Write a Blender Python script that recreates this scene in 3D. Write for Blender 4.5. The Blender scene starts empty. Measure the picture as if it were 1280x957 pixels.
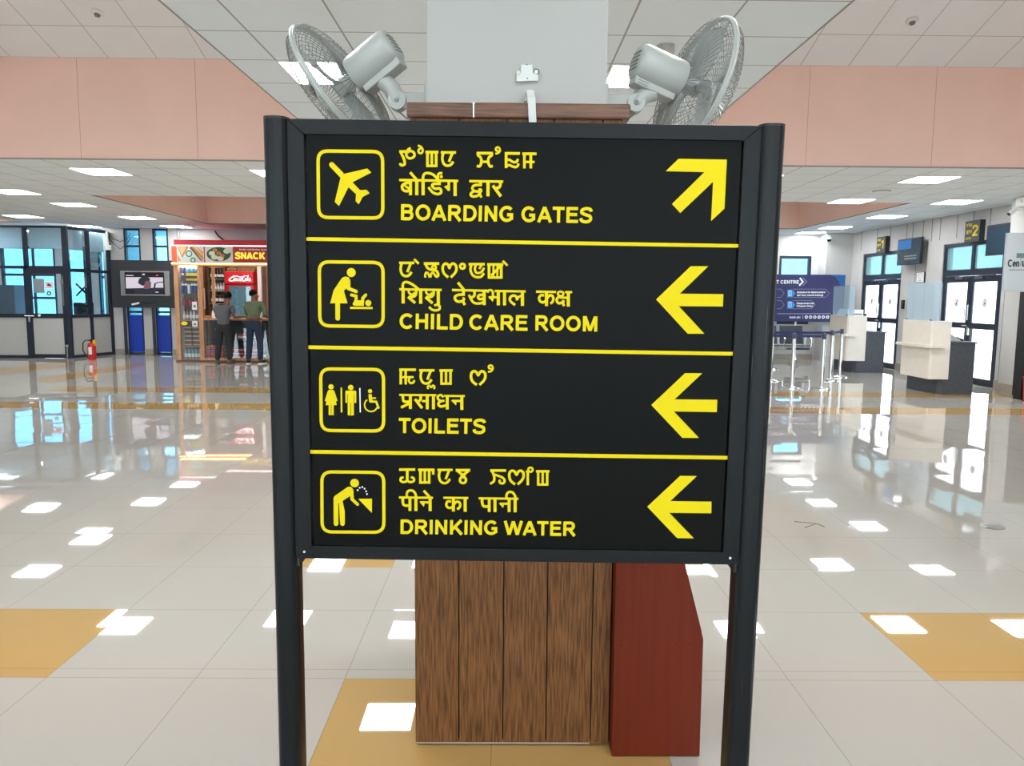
import bpy, math, random
from mathutils import Matrix, Vector
random.seed(7)
sc = bpy.context.scene
COL = sc.collection
PI = math.pi

# ------------------------------------------------------------------ camera
FPX, PITCH, ROLL, YAW, CAMH = 956.2, math.radians(6.42), math.radians(.47), math.radians(.532), 1.538
_cy, _sy, _cp, _sp = math.cos(YAW), math.sin(YAW), math.cos(PITCH), math.sin(PITCH)
CF = Vector((_sy*_cp, _cy*_cp, -_sp)); _R0 = Vector((_cy, -_sy, 0)); _D0 = CF.cross(_R0)
CR = math.cos(ROLL)*_R0 - math.sin(ROLL)*_D0
CD = math.sin(ROLL)*_R0 + math.cos(ROLL)*_D0
EYE = Vector((0, 0, CAMH))
cam = bpy.data.objects.new('camera', bpy.data.cameras.new('camera')); COL.objects.link(cam)
cam.data.sensor_width = 36; cam.data.lens = FPX/1280*36; cam.data.clip_start = .05; cam.data.clip_end = 300
cam.matrix_world = Matrix(((CR.x, -CD.x, -CF.x, 0), (CR.y, -CD.y, -CF.y, 0), (CR.z, -CD.z, -CF.z, CAMH), (0, 0, 0, 1)))
sc.camera = cam
def ray(px, py): return CR*((px-640)/FPX) + CD*((py-478.5)/FPX) + CF
def atY(px, py, Y): d = ray(px, py); return EYE + d*(Y/d.y)
def atX(px, py, X): d = ray(px, py); return EYE + d*(X/d.x)
def atZ(px, py, Z): d = ray(px, py); return EYE + d*((Z-CAMH)/d.z)

# ------------------------------------------------------------------ light and exposure
LAMP = 11.0
sc.view_settings.view_transform = 'Standard'; sc.view_settings.look = 'None'
sc.view_settings.exposure = 1.46; sc.view_settings.gamma = 1; sc.view_settings.use_curve_mapping = False
w = bpy.data.worlds.new('daylight'); sc.world = w; w.use_nodes = True
_b = w.node_tree.nodes['Background']; _b.inputs[0].default_value = (.84, .93, 1.0, 1); _b.inputs[1].default_value = 2.4
sc.cycles.use_denoising = True
sc.cycles.max_bounces = 10; sc.cycles.diffuse_bounces = 5; sc.cycles.glossy_bounces = 5
sc.cycles.transparent_max_bounces = 24; sc.cycles.sample_clamp_indirect = 8

# ------------------------------------------------------------------ materials
def lin(r, g, b):
    f = lambda c: c/12.92 if c <= .04045 else ((c+.055)/1.055)**2.4
    return (f(r/255), f(g/255), f(b/255), 1)
def mat(name, c, rough=.5, metal=0, spec=.5, var=0, scale=8, stretch=(1, 1, 1), c2=None, emit=None, es=0, coat=0, bump=0):
    m = bpy.data.materials.new(name); m.use_nodes = True; nt = m.node_tree; p = nt.nodes['Principled BSDF']
    p.inputs['Base Color'].default_value = c; p.inputs['Roughness'].default_value = rough
    p.inputs['Metallic'].default_value = metal; p.inputs['Specular IOR Level'].default_value = spec
    p.inputs['Coat Weight'].default_value = coat
    if emit: p.inputs['Emission Color'].default_value = emit; p.inputs['Emission Strength'].default_value = es
    if var or c2 or bump:
        tc = nt.nodes.new('ShaderNodeTexCoord'); mp = nt.nodes.new('ShaderNodeMapping'); n = nt.nodes.new('ShaderNodeTexNoise')
        mp.inputs['Scale'].default_value = stretch; n.inputs['Scale'].default_value = scale; n.inputs['Detail'].default_value = 4
        nt.links.new(tc.outputs['Object'], mp.inputs['Vector']); nt.links.new(mp.outputs['Vector'], n.inputs['Vector'])
        if var or c2:
            r = nt.nodes.new('ShaderNodeValToRGB'); r.color_ramp.elements[0].position = .35; r.color_ramp.elements[1].position = .65
            k = 1-var
            r.color_ramp.elements[0].color = (c[0]*k, c[1]*k, c[2]*k, 1) if not c2 else c
            r.color_ramp.elements[1].color = c2 or c
            nt.links.new(n.outputs['Fac'], r.inputs['Fac']); nt.links.new(r.outputs['Color'], p.inputs['Base Color'])
        if bump:
            bp = nt.nodes.new('ShaderNodeBump'); bp.inputs['Strength'].default_value = bump; bp.inputs['Distance'].default_value = .002
            nt.links.new(n.outputs['Fac'], bp.inputs['Height']); nt.links.new(bp.outputs['Normal'], p.inputs['Normal'])
    return m
def grid_mat(name, c, line, x0, y0, t, lw, rough, spec=.5, var=.04, yscale=1.0, strip=None, bump=0, lip=0):
    """tiles of side t with joints lw wide, laid from (x0, y0) in the room"""
    m = mat(name, c, rough, spec=spec); nt = m.node_tree; p = nt.nodes['Principled BSDF']; L = nt.links.new; N = nt.nodes.new
    tc = N('ShaderNodeTexCoord'); sp = N('ShaderNodeSeparateXYZ'); L(tc.outputs['Object'], sp.inputs[0])
    def M(op, a, b=None):
        n = N('ShaderNodeMath'); n.operation = op
        for i, v in enumerate((a, b)):
            if v is None: continue
            if isinstance(v, (int, float)): n.inputs[i].default_value = v
            else: L(v, n.inputs[i])
        return n.outputs[0]
    def dist(o, off, s):
        a = M('DIVIDE', M('SUBTRACT', o, off), s); fr = M('FRACT', a); return M('MULTIPLY', M('MINIMUM', fr, M('SUBTRACT', 1.0, fr)), s)
    oy = sp.outputs[1]
    if strip is not None: oy = M('ADD', oy, M('MULTIPLY', M('LESS_THAN', oy, (strip+y0)/2), y0-strip))   # narrow border strip
    d = M('MINIMUM', dist(sp.outputs[0], x0, t), dist(oy, y0, t*yscale))
    k = M('LESS_THAN', d, lw/2)
    ns = N('ShaderNodeTexNoise'); ns.inputs['Scale'].default_value = 2.2; ns.inputs['Detail'].default_value = 6; L(tc.outputs['Object'], ns.inputs['Vector'])
    mx = N('ShaderNodeMix'); mx.data_type = 'RGBA'; mx.inputs[6].default_value = c; mx.inputs[7].default_value = tuple(v*(1-var*2) for v in c[:3])+(1,)
    L(ns.outputs['Fac'], mx.inputs[0])
    m2 = N('ShaderNodeMix'); m2.data_type = 'RGBA'; L(k, m2.inputs[0]); L(mx.outputs[2], m2.inputs[6]); m2.inputs[7].default_value = line
    L(m2.outputs[2], p.inputs['Base Color'])
    if bump:
        n2 = N('ShaderNodeTexNoise'); n2.inputs['Scale'].default_value = 1.3; L(tc.outputs['Object'], n2.inputs['Vector'])
        bp = N('ShaderNodeBump'); bp.inputs['Strength'].default_value = bump; bp.inputs['Distance'].default_value = .01
        L(n2.outputs['Fac'], bp.inputs['Height']); L(bp.outputs['Normal'], p.inputs['Normal'])
    if lip:                                             # every tile lies a hair out of level
        cb = N('ShaderNodeCombineXYZ'); L(M('FLOOR', M('DIVIDE', M('SUBTRACT', sp.outputs[0], x0), t)), cb.inputs[0]); L(M('FLOOR', M('DIVIDE', M('SUBTRACT', oy, y0), t)), cb.inputs[1])
        wn = N('ShaderNodeTexWhiteNoise'); wn.noise_dimensions = '3D'; L(cb.outputs[0], wn.inputs['Vector'])
        v1 = N('ShaderNodeVectorMath'); v1.operation = 'SUBTRACT'; L(wn.outputs['Color'], v1.inputs[0]); v1.inputs[1].default_value = (.5, .5, .5)
        v2 = N('ShaderNodeVectorMath'); v2.operation = 'MULTIPLY'; L(v1.outputs[0], v2.inputs[0]); v2.inputs[1].default_value = (lip, lip, 0)
        v3 = N('ShaderNodeVectorMath'); v3.operation = 'ADD'; L(v2.outputs[0], v3.inputs[0]); L(bp.outputs['Normal'], v3.inputs[1])
        v4 = N('ShaderNodeVectorMath'); v4.operation = 'NORMALIZE'; L(v3.outputs[0], v4.inputs[0]); L(v4.outputs[0], p.inputs['Normal'])
    return m
def glass(name, tint=(1, 1, 1, 1), refl=.08, rough=.0, haze=0, hazec=(1, 1, 1, 1)):
    m = bpy.data.materials.new(name); m.use_nodes = True; nt = m.node_tree; nt.nodes.clear(); L = nt.links.new; N = nt.nodes.new
    o = N('ShaderNodeOutputMaterial'); t = N('ShaderNodeBsdfTransparent'); t.inputs[0].default_value = tint
    g = N('ShaderNodeBsdfGlossy'); g.inputs['Roughness'].default_value = rough; fr = N('ShaderNodeLayerWeight'); fr.inputs[0].default_value = .5
    mx = N('ShaderNodeMixShader'); pw = N('ShaderNodeMath'); pw.operation = 'POWER'; pw.inputs[1].default_value = 5; L(fr.outputs['Facing'], pw.inputs[0])
    ad = N('ShaderNodeMath'); ad.operation = 'MULTIPLY_ADD'; ad.inputs[1].default_value = 1-refl; ad.inputs[2].default_value = refl; L(pw.outputs[0], ad.inputs[0])
    L(ad.outputs[0], mx.inputs[0]); L(t.outputs[0], mx.inputs[1]); L(g.outputs[0], mx.inputs[2])
    last = mx
    if haze:
        d = N('ShaderNodeBsdfDiffuse'); d.inputs[0].default_value = hazec; tr = N('ShaderNodeBsdfTranslucent'); tr.inputs[0].default_value = hazec
        ad2 = N('ShaderNodeMixShader'); L(d.outputs[0], ad2.inputs[1]); L(tr.outputs[0], ad2.inputs[2])
        m3 = N('ShaderNodeMixShader'); m3.inputs[0].default_value = haze; L(mx.outputs[0], m3.inputs[1]); L(ad2.outputs[0], m3.inputs[2]); last = m3
    L(last.outputs[0], o.inputs[0]); return m
def emis(name, c, s):
    m = bpy.data.materials.new(name); m.use_nodes = True; nt = m.node_tree; nt.nodes.clear()
    o = nt.nodes.new('ShaderNodeOutputMaterial'); e = nt.nodes.new('ShaderNodeEmission'); e.inputs[0].default_value = c; e.inputs[1].default_value = s
    nt.links.new(e.outputs[0], o.inputs[0]); return m

FT, FX0, FY0 = .6, -1.238, 3.02
CT, CX0, CY0, CZ = .5885, -1.62, 4.41, 3.171
M = {}
M['floor'] = grid_mat('floor_tile', lin(173, 168, 160), lin(132, 133, 125), FX0, FY0, FT, .0027, .022, .5, .02, strip=2.945, bump=.003, lip=.011)
M['floor_y'] = grid_mat('ochre_tile', lin(180, 145, 88), lin(150, 115, 70), FX0, FY0, FT, .0032, .022, .5, .04, strip=2.945, bump=.003, lip=.011)
M['ceil'] = grid_mat('ceiling_tile', lin(229, 236, 240), lin(165, 163, 158), CX0, CY0, CT, .013, .9, .2, .03)
M['ceil_slope'] = grid_mat('raised_ceiling_tile', lin(234, 236, 238), lin(184, 181, 178), CX0+.325, 9.68, CT, .010, .9, .2, .03, yscale=.953)
M['ceil_slope_r'] = grid_mat('raised_ceiling_tile_right', lin(234, 236, 238), lin(184, 181, 178), CX0-.10, 9.68, CT, .010, .9, .2, .03, yscale=.953)
M['pink'] = mat('salmon_paint', lin(248, 213, 199), .8, spec=.2, var=.05, scale=1.5)
M['white'] = mat('white_paint', lin(196, 194, 192), .75, spec=.25, var=.03, scale=2)
M['colwhite'] = mat('column_paint', lin(176, 176, 172), .7, spec=.25, var=.03, scale=3)
M['skirt'] = mat('stone_skirting', lin(165, 155, 142), .4, var=.1, scale=9)
M['lamp'] = emis('lamp_diffuser', (.95, .985, 1.0, 1), LAMP)
M['lampframe'] = mat('lamp_frame', lin(225, 225, 222), .4)
M['signface'] = mat('black_sign_face', lin(11, 12, 10), .36, spec=.09, var=.12, scale=3)
M['signframe'] = mat('black_sign_frame', lin(18, 21, 23), .34, spec=.2, var=.15, scale=30, stretch=(1, 1, .1))
M['signpost'] = mat('black_sign_post', lin(17, 20, 23), .33, spec=.24, var=.2, scale=40, stretch=(1, 1, .03), bump=.15)
M['signpost_worn'] = mat('worn_sign_post', lin(17, 20, 23), .33, spec=.24, c2=lin(112, 116, 118), scale=1, stretch=(190, 190, 3.2))
for _n in M['signpost_worn'].node_tree.nodes:
    if _n.type == 'VALTORGB': _n.color_ramp.elements[0].position = .66; _n.color_ramp.elements[1].position = .74
M['yellow'] = mat('yellow_vinyl', (.72, .575, .006, 1), .5, spec=.12, var=.02)
M['wood'] = mat('bamboo_board', lin(80, 50, 25), .5, spec=.25, c2=lin(126, 84, 47), scale=1, stretch=(170, 170, 9), bump=.2)
M['wood2'] = mat('dark_bamboo_board', lin(84, 56, 42), .42, c2=lin(122, 84, 64), scale=1, stretch=(9, 170, 170), bump=.2)
M['gap'] = mat('dark_gap', lin(22, 14, 10), .9)
M['red'] = mat('red_laminate', lin(96, 31, 13), .5, spec=.2, c2=lin(104, 38, 17), scale=1, stretch=(40, 40, 2))
M['fan'] = mat('grey_fan_plastic', lin(170, 174, 170), .38, var=.04, scale=6)
M['fan_wire'] = mat('fan_wire', lin(122, 124, 120), .35)
M['fan_blade'] = mat('fan_blade', lin(165, 170, 168), .3)
M['black'] = mat('black_plastic', lin(22, 23, 25), .4)
M['navy'] = mat('navy_frame', lin(30, 38, 54), .4, var=.1)
M['steel'] = mat('brushed_steel', lin(200, 200, 198), .22, metal=1)
M['chrome'] = mat('chrome', lin(225, 225, 225), .1, metal=1)
M['glass'] = glass('clear_glass', (.93, .97, .98, 1), .07)
M['officeglass'] = glass('office_glass', (.80, .90, .95, 1), .10)
M['bluewin'] = glass('blue_window_glass', (.36, .68, .84, 1), .08)
M['doorglass'] = glass('door_film_glass', (.96, .98, 1, 1), .07, haze=.35, hazec=(.95, .97, 1, 1))
M['tealglass'] = glass('transom_glass', (.34, .47, .49, 1), .08, haze=.25, hazec=(.42, .58, .60, 1))
M['acrylic'] = glass('acrylic_screen', (.80, .90, .97, 1), .12, haze=.22, hazec=(.84, .94, 1, 1))
M['panelgrey'] = mat('grey_partition_panel', lin(178, 178, 174), .6, var=.05, scale=20)
M['charcoal'] = mat('charcoal_board', lin(46, 47, 53), .55, var=.08, scale=5)
M['blueboard'] = mat('blue_board', lin(22, 62, 175), .45, var=.06)
M['tvsilver'] = mat('silver_plastic', lin(168, 170, 168), .35, metal=.4)
M['paper'] = mat('white_paper', lin(235, 235, 232), .7)
M['orange_wood'] = mat('orange_wood', lin(176, 122, 82), .45, c2=lin(205, 156, 112), scale=1, stretch=(30, 30, 4))
M['brown'] = mat('brown_ply', lin(96, 66, 46), .6, c2=lin(120, 84, 58), scale=2)
M['cream'] = mat('cream_laminate', lin(228, 221, 210), .45, var=.03)
M['darkspeck'] = mat('dark_speckled_laminate', lin(58, 62, 70), .5, c2=lin(78, 82, 90), scale=60)
M['outside'] = mat('outside_concrete', lin(225, 225, 220), .8, var=.08, scale=.6)
def C(name, r, g, b, rough=.5, **k):
    if name not in M: M[name] = mat(name, lin(r, g, b), rough, **k)
    return M[name]

# ------------------------------------------------------------------ mesh building
def world_loc(o):
    v = Vector((0, 0, 0))
    while o: v += o.location; o = o.parent
    return v
class MB:
    def __init__(s): s.v = []; s.f = []; s.mi = []; s.T = None; s.m = 0
    def pt(s, p): s.v.append((s.T @ Vector(p)) if s.T else Vector(p)); return len(s.v)-1
    def face(s, ids, m=None): s.f.append(tuple(ids)); s.mi.append(s.m if m is None else m)
    def poly(s, pts, m=None): s.face([s.pt(p) for p in pts], m)
    def box(s, x0, x1, y0, y1, z0, z1, m=None):
        i = [s.pt((x, y, z)) for z in (z0, z1) for y in (y0, y1) for x in (x0, x1)]
        for q in ((0, 2, 3, 1), (4, 5, 7, 6), (0, 1, 5, 4), (2, 6, 7, 3), (0, 4, 6, 2), (1, 3, 7, 5)): s.face([i[k] for k in q], m)
        return s
    def prism(s, pts, vec, m=None):
        """closed outline pts (3-D, planar) pushed along vec"""
        vec = Vector(vec); a = [s.pt(p) for p in pts]; b = [s.pt(Vector(p)+vec) for p in pts]; n = len(pts)
        s.face(a[::-1], m); s.face(b, m)
        for i in range(n): s.face((a[i], a[(i+1) % n], b[(i+1) % n], b[i]), m)
        return s
    def ring(s, c, u, v, r, n): return [s.pt(Vector(c)+u*(r*math.cos(2*PI*k/n))+v*(r*math.sin(2*PI*k/n))) for k in range(n)]
    def cyl(s, p0, p1, r0, r1=None, n=16, m=None, caps=True):
        r1 = r0 if r1 is None else r1; p0 = Vector(p0); p1 = Vector(p1); d = (p1-p0).normalized()
        u = d.orthogonal().normalized(); v = d.cross(u)
        a = s.ring(p0, u, v, r0, n); b = s.ring(p1, u, v, r1, n)
        for k in range(n): s.face((a[k], a[(k+1) % n], b[(k+1) % n], b[k]), m)
        if caps: s.face(a[::-1], m); s.face(b, m)
        return s
    def lathe(s, prof, c=(0, 0, 0), n=20, axis=None, m=None):
        """prof: (radius, height) along axis (default z)"""
        d = Vector(axis or (0, 0, 1)).normalized(); u = d.orthogonal().normalized(); v = d.cross(u); c = Vector(c); last = None
        for i, (r, h) in enumerate(prof):
            cur = s.ring(c+d*h, u, v, max(r, 1e-4), n)
            if last:
                for k in range(n): s.face((last[k], last[(k+1) % n], cur[(k+1) % n], cur[k]), m)
            else: s.face(cur[::-1], m)
            last = cur
        s.face(last, m); return s
    def tube(s, path, r, n=8, m=None, closed=False):
        path = [Vector(p) for p in path]; k = len(path); rings = []; u = None
        for i, p in enumerate(path):
            a = path[(i-1) % k] if (closed or i) else p; b = path[(i+1) % k] if (closed or i < k-1) else p
            d = (b-a).normalized()
            u = d.orthogonal().normalized() if u is None else (u-d*u.dot(d)).normalized()
            rr = r[i] if isinstance(r, (list, tuple)) else r
            rings.append(s.ring(p, u, d.cross(u), rr, n))
        for i in range(k if closed else k-1):
            a, b = rings[i], rings[(i+1) % k]
            for j in range(n): s.face((a[j], a[(j+1) % n], b[(j+1) % n], b[j]), m)
        if not closed: s.face(rings[0][::-1], m); s.face(rings[-1], m)
        return s
    def ball(s, c, r, n=14, k=8, m=None):
        rx, ry, rz = r if isinstance(r, (list, tuple)) else (r, r, r); last = None; c = Vector(c)
        for i in range(k+1):
            t = PI*i/k; rr = max(math.sin(t), 1e-3)
            cur = [s.pt(c+Vector((rx*rr*math.cos(2*PI*j/n), ry*rr*math.sin(2*PI*j/n), rz*math.cos(t)))) for j in range(n)]
            if last:
                for j in range(n): s.face((last[j], cur[j], cur[(j+1) % n], last[(j+1) % n]), m)
            last = cur
        return s
    def build(s, name, mats, parent=None, world=True, smooth=False, bevel=0, loc=None):
        if not isinstance(mats, (list, tuple)): mats = [mats]
        off = Vector((0, 0, 0))
        if loc is not None: off = Vector(loc)
        elif parent is not None and world: off = world_loc(parent)
        me = bpy.data.meshes.new(name); me.from_pydata([tuple(v-off) for v in s.v], [], s.f)
        for m in mats: me.materials.append(m)
        for p, i in zip(me.polygons, s.mi): p.material_index = i; p.use_smooth = smooth
        me.update()
        o = bpy.data.objects.new(name, me); COL.objects.link(o)
        if loc is not None: o.location = off
        if parent is not None: o.parent = parent
        if smooth:
            try: me.set_sharp_from_angle(angle=math.radians(38))
            except Exception: pass
        if bevel:
            b = o.modifiers.new('bevel', 'BEVEL'); b.width = bevel; b.segments = 2; b.limit_method = 'ANGLE'; b.angle_limit = math.radians(40)
        return o
def box(name, m, b, parent=None, bevel=0, world=True): return MB().box(*b).build(name, m, parent, world, bevel=bevel)
def thing(name, label, cat, loc=(0, 0, 0), rot=None, group=None):
    o = bpy.data.objects.new(name, None); COL.objects.link(o); o.location = loc; o.empty_display_size = .1
    if rot is not None: o.rotation_mode = 'XYZ'; o.rotation_euler = rot
    return tag(o, label, cat, group)
def tag(o, label, cat, group=None):
    o['label'] = label; o['category'] = cat
    if group: o['group'] = group
    return o
def lab(o, s): o['label'] = s; return o
def struct(o): o['kind'] = 'structure'; return o
def dup(o, loc=None, label=None, parent=None):
    c = o.copy(); COL.objects.link(c)
    if loc is not None: c.location = loc
    if label: c['label'] = label
    if parent is not None: c.parent = parent
    for ch in [x for x in COL.objects if x.parent == o]: dup(ch, parent=c)
    return c
# ---- flat strokes and letters: everything returns 2-D outlines placed by a frame function P(u, v, lift)
def catmull(p, n=6):
    if len(p) < 3: return p
    q = [p[0]]+list(p)+[p[-1]]; out = []
    for i in range(1, len(q)-2):
        for k in range(n):
            t = k/n; a, b, c, d = q[i-1], q[i], q[i+1], q[i+2]
            out.append(tuple(.5*(2*b[j]+(c[j]-a[j])*t+(2*a[j]-5*b[j]+4*c[j]-d[j])*t*t+(3*b[j]-a[j]-3*c[j]+d[j])*t**3) for j in (0, 1)))
    out.append(p[-1]); return out
def ribbon(pts, w, closed=False):
    """left and right rails of a stroke"""
    n = len(pts); L = []; R = []
    for i, p in enumerate(pts):
        a = pts[(i-1) % n] if (closed or i) else p; b = pts[(i+1) % n] if (closed or i < n-1) else p
        def nrm(d): l = math.hypot(*d) or 1; return (d[0]/l, d[1]/l)
        d1 = nrm((p[0]-a[0], p[1]-a[1])) if a != p else None; d2 = nrm((b[0]-p[0], b[1]-p[1])) if b != p else None
        d1 = d1 or d2; d2 = d2 or d1
        t = nrm((d1[0]+d2[0], d1[1]+d2[1])); c = max(.5, t[0]*d1[0]+t[1]*d1[1]); h = w/2/c
        L.append((p[0]-t[1]*h, p[1]+t[0]*h)); R.append((p[0]+t[1]*h, p[1]-t[0]*h))
    return L, R
class Flat:
    """lettering and marks lying on a surface; P maps (u, v, lift) to a point"""
    def __init__(s, P, lift=.0006, step=.00002): s.P = P; s.mb = MB(); s.l = lift; s.st = step
    def up(s): s.l += s.st; return s.l
    def poly(s, pts, m=0): l = s.up(); s.mb.poly([s.P(u, v, l) for u, v in pts], m)
    def stroke(s, pts, w, m=0, closed=False):
        L, R = ribbon(pts, w, closed); l = s.up(); n = len(pts)
        a = [s.mb.pt(s.P(u, v, l)) for u, v in L]; b = [s.mb.pt(s.P(u, v, l)) for u, v in R]
        for i in range(n if closed else n-1): j = (i+1) % n; s.mb.face((a[i], a[j], b[j], b[i]), m)
    def disc(s, c, r, m=0, n=24, ry=None): s.poly([(c[0]+r*math.cos(2*PI*k/n), c[1]+(ry or r)*math.sin(2*PI*k/n)) for k in range(n)], m)
    def arc(s, c, r, w, m=0, a0=0, a1=360, n=28):
        full = abs(a1-a0) >= 360; k = n if full else n+1
        s.stroke([(c[0]+r*math.cos(math.radians(a0+(a1-a0)*i/n)), c[1]+r*math.sin(math.radians(a0+(a1-a0)*i/n))) for i in range(k)], w, m, closed=full)
    def text(s, txt, o, ux, uy, w=.2, m=0):
        """letters filling the parallelogram at o with sides ux (whole width) and uy (cap height)"""
        tot = sum(ALPHA[c][0] for c in txt)-.13; x = -.065; lx = math.hypot(*ux); ly = math.hypot(*uy); kx = lx/tot
        ex = (ux[0]/lx, ux[1]/lx); ey = (uy[0]/ly, uy[1]/ly)
        for c in txt:
            for st in ALPHA[c][1]:
                # ribbons are laid in real proportions so stems keep an even weight
                L, R = ribbon([((x+p[0])*kx, p[1]*ly) for p in st], w*ly)
                l = s.up(); a = [s.mb.pt(s.P(o[0]+ex[0]*u+ey[0]*v, o[1]+ex[1]*u+ey[1]*v, l)) for u, v in L]; b = [s.mb.pt(s.P(o[0]+ex[0]*u+ey[0]*v, o[1]+ex[1]*u+ey[1]*v, l)) for u, v in R]
                for i in range(len(a)-1): s.mb.face((a[i], a[i+1], b[i+1], b[i]), m)
            x += ALPHA[c][0]
    def build(s, name, mats, parent, world=True): return s.mb.build(name, mats, parent, world)
def earc(cx, cy, rx, ry, a0, a1, n=18): return [(cx+rx*math.cos(math.radians(a0+(a1-a0)*i/n)), cy+ry*math.sin(math.radians(a0+(a1-a0)*i/n))) for i in range(n+1)]
_O = earc(.543, .5, .39, .41, 0, 360, 28)
ALPHA = {   # advance width, centre lines of the strokes (cap height = 1)
 ' ': (.39, []), 'I': (.388, [[(.195, 0), (.195, 1)]]), 'O': (1.087, [_O]), 'C': (1.008, [earc(.53, .5, .385, .41, 42, 318, 24)]),
 'G': (1.087, [earc(.543, .5, .39, .41, 42, 318, 24), [(.86, .13), (.86, .45), (.56, .45)]]),
 'A': (1.008, [[(.10, 0), (.504, .98)], [(.908, 0), (.504, .98)], [(.24, .30), (.77, .30)]]), 'T': (.853, [[(.03, .91), (.82, .91)], [(.427, 0), (.427, .9)]]),
 'E': (.932, [[(.2, 0), (.2, 1)], [(.2, .91), (.86, .91)], [(.2, .53), (.81, .53)], [(.2, .09), (.88, .09)]]), 'L': (.853, [[(.2, 0), (.2, 1)], [(.2, .09), (.82, .09)]]),
 'H': (1.008, [[(.2, 0), (.2, 1)], [(.81, 0), (.81, 1)], [(.2, .53), (.81, .53)]]), 'N': (1.008, [[(.2, 0), (.2, 1)], [(.81, 0), (.81, 1)], [(.19, .95), (.82, .05)]]),
 'M': (1.163, [[(.2, 0), (.2, 1)], [(.96, 0), (.96, 1)], [(.23, .98), (.58, .05)], [(.93, .98), (.58, .05)]]), 'W': (1.318, [[(.08, 1), (.37, .03)], [(.37, .03), (.66, .97)], [(.66, .97), (.95, .03)], [(.95, .03), (1.24, 1)]]),
 'K': (1.008, [[(.2, 0), (.2, 1)], [(.24, .33), (.88, 1)], [(.42, .56), (.92, 0)]]),
 'D': (1.008, [[(.2, 0), (.2, 1)], [(.2, .91), (.5, .91)]+earc(.5, .5, .36, .41, 88, -88, 16)+[(.5, .09), (.2, .09)]]),
 'R': (1.008, [[(.2, 0), (.2, 1)], [(.2, .91), (.6, .91)]+earc(.6, .695, .21, .215, 85, -85, 10)+[(.6, .48), (.2, .48)], [(.5, .48), (.9, 0)]]),
 'P': (.95, [[(.2, 0), (.2, 1)], [(.2, .91), (.6, .91)]+earc(.6, .695, .21, .215, 85, -85, 10)+[(.6, .48), (.2, .48)]]),
 'B': (1.008, [[(.2, 0), (.2, 1)], [(.2, .91), (.58, .91)]+earc(.58, .72, .19, .19, 85, -85, 10)+[(.58, .53), (.2, .53)], [(.58, .53)]+earc(.6, .31, .22, .22, 85, -85, 10)+[(.6, .09), (.2, .09)]]),
 'S': (.932, [catmull([(.82, .73), (.74, .87), (.47, .92), (.21, .82), (.2, .64), (.45, .53), (.74, .43), (.77, .22), (.62, .1), (.42, .08), (.2, .14), (.12, .3)])]),
 'V': (.932, [[(.08, 1), (.466, .03)], [(.466, .03), (.852, 1)]]), 'U': (1.008, [[(.2, 1), (.2, .4)]+earc(.504, .4, .304, .31, 180, 360, 12)+[(.808, 1)]]), 'Y': (.932, [[(.08, 1), (.466, .45)], [(.852, 1), (.466, .45)], [(.466, 0), (.466, .45)]]),
 '1': (.776, [[(.48, 0), (.48, 1)], [(.15, .72), (.48, .93)]]), '2': (.776, [catmull([(.12, .68), (.2, .85), (.4, .92), (.62, .83), (.64, .65), (.5, .45), (.14, .09)]), [(.08, .09), (.7, .09)]]),
 'e': (.776, [[(.12, .36)]+earc(.39, .36, .26, .28, 0, 320, 20)]), 'n': (.853, [[(.17, 0), (.17, .74)], [(.17, .42)]+earc(.41, .42, .24, .24, 170, 0, 10)+[(.65, 0)]]), 'u': (.853, [[(.17, .74), (.17, .3)]+earc(.41, .3, .24, .22, 180, 350, 10)+[(.65, .3)], [(.66, 0), (.66, .74)]]),
 'b': (.853, [[(.17, 0), (.17, 1)], earc(.42, .36, .25, .28, 0, 360, 20)]), 'a': (.776, [earc(.36, .34, .23, .26, 0, 360, 20), [(.62, 0), (.62, .72)]]), 'k': (.776, [[(.17, 0), (.17, 1)], [(.2, .28), (.64, .73)], [(.34, .42), (.68, 0)]]),
 's': (.776, [catmull([(.64, .55), (.4, .66), (.18, .53), (.4, .36), (.64, .2), (.4, .07), (.12, .17)])]), 'i': (.388, [[(.195, 0), (.195, .7)], [(.195, .84), (.195, 1)]]), '.': (.388, [[(.195, 0), (.195, .18)]]), 't': (.5, [[(.25, .05), (.25, .95)], [(.05, .65), (.48, .65)]]), 'r': (.5, [[(.15, 0), (.15, .72)], [(.15, .45), (.3, .65), (.48, .66)]]),
 'l': (.388, [[(.195, 0), (.195, 1)]]), 'o': (.853, [earc(.42, .36, .27, .28, 0, 360, 20)]), 'd': (.853, [[(.68, 0), (.68, 1)], earc(.43, .36, .25, .28, 0, 360, 20)]), 'p': (.853, [[(.17, -.28), (.17, .74)], earc(.42, .36, .25, .28, 0, 360, 20)]), 'c': (.776, [earc(.4, .36, .26, .28, 45, 315, 18)]), 'q': (.853, [[(.68, -.28), (.68, .74)], earc(.43, .36, .25, .28, 0, 360, 20)]), 'h': (.853, [[(.17, 0), (.17, 1)], [(.17, .42)]+earc(.41, .42, .24, .24, 170, 0, 10)+[(.65, 0)]]),
 'f': (.45, [[(.2, 0), (.2, .8), (.3, .95), (.44, .95)], [(.04, .66), (.42, .66)]]), 'g': (.853, [[(.68, .74), (.68, -.1), (.45, -.25), (.17, -.18)], earc(.43, .36, .25, .28, 0, 360, 20)]), 'm': (1.2, [[(.17, 0), (.17, .74)], [(.17, .5), (.38, .68), (.58, .5), (.58, 0)], [(.58, .5), (.8, .68), (1, .5), (1, 0)]]), '&': (.9, [_O]), ',': (.388, [[(.22, .12), (.14, -.15)]]), '(': (.45, [[(.35, 1.05), (.15, .5), (.35, -.15)]]), ')': (.45, [[(.1, 1.05), (.3, .5), (.1, -.15)]]),
}

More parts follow.
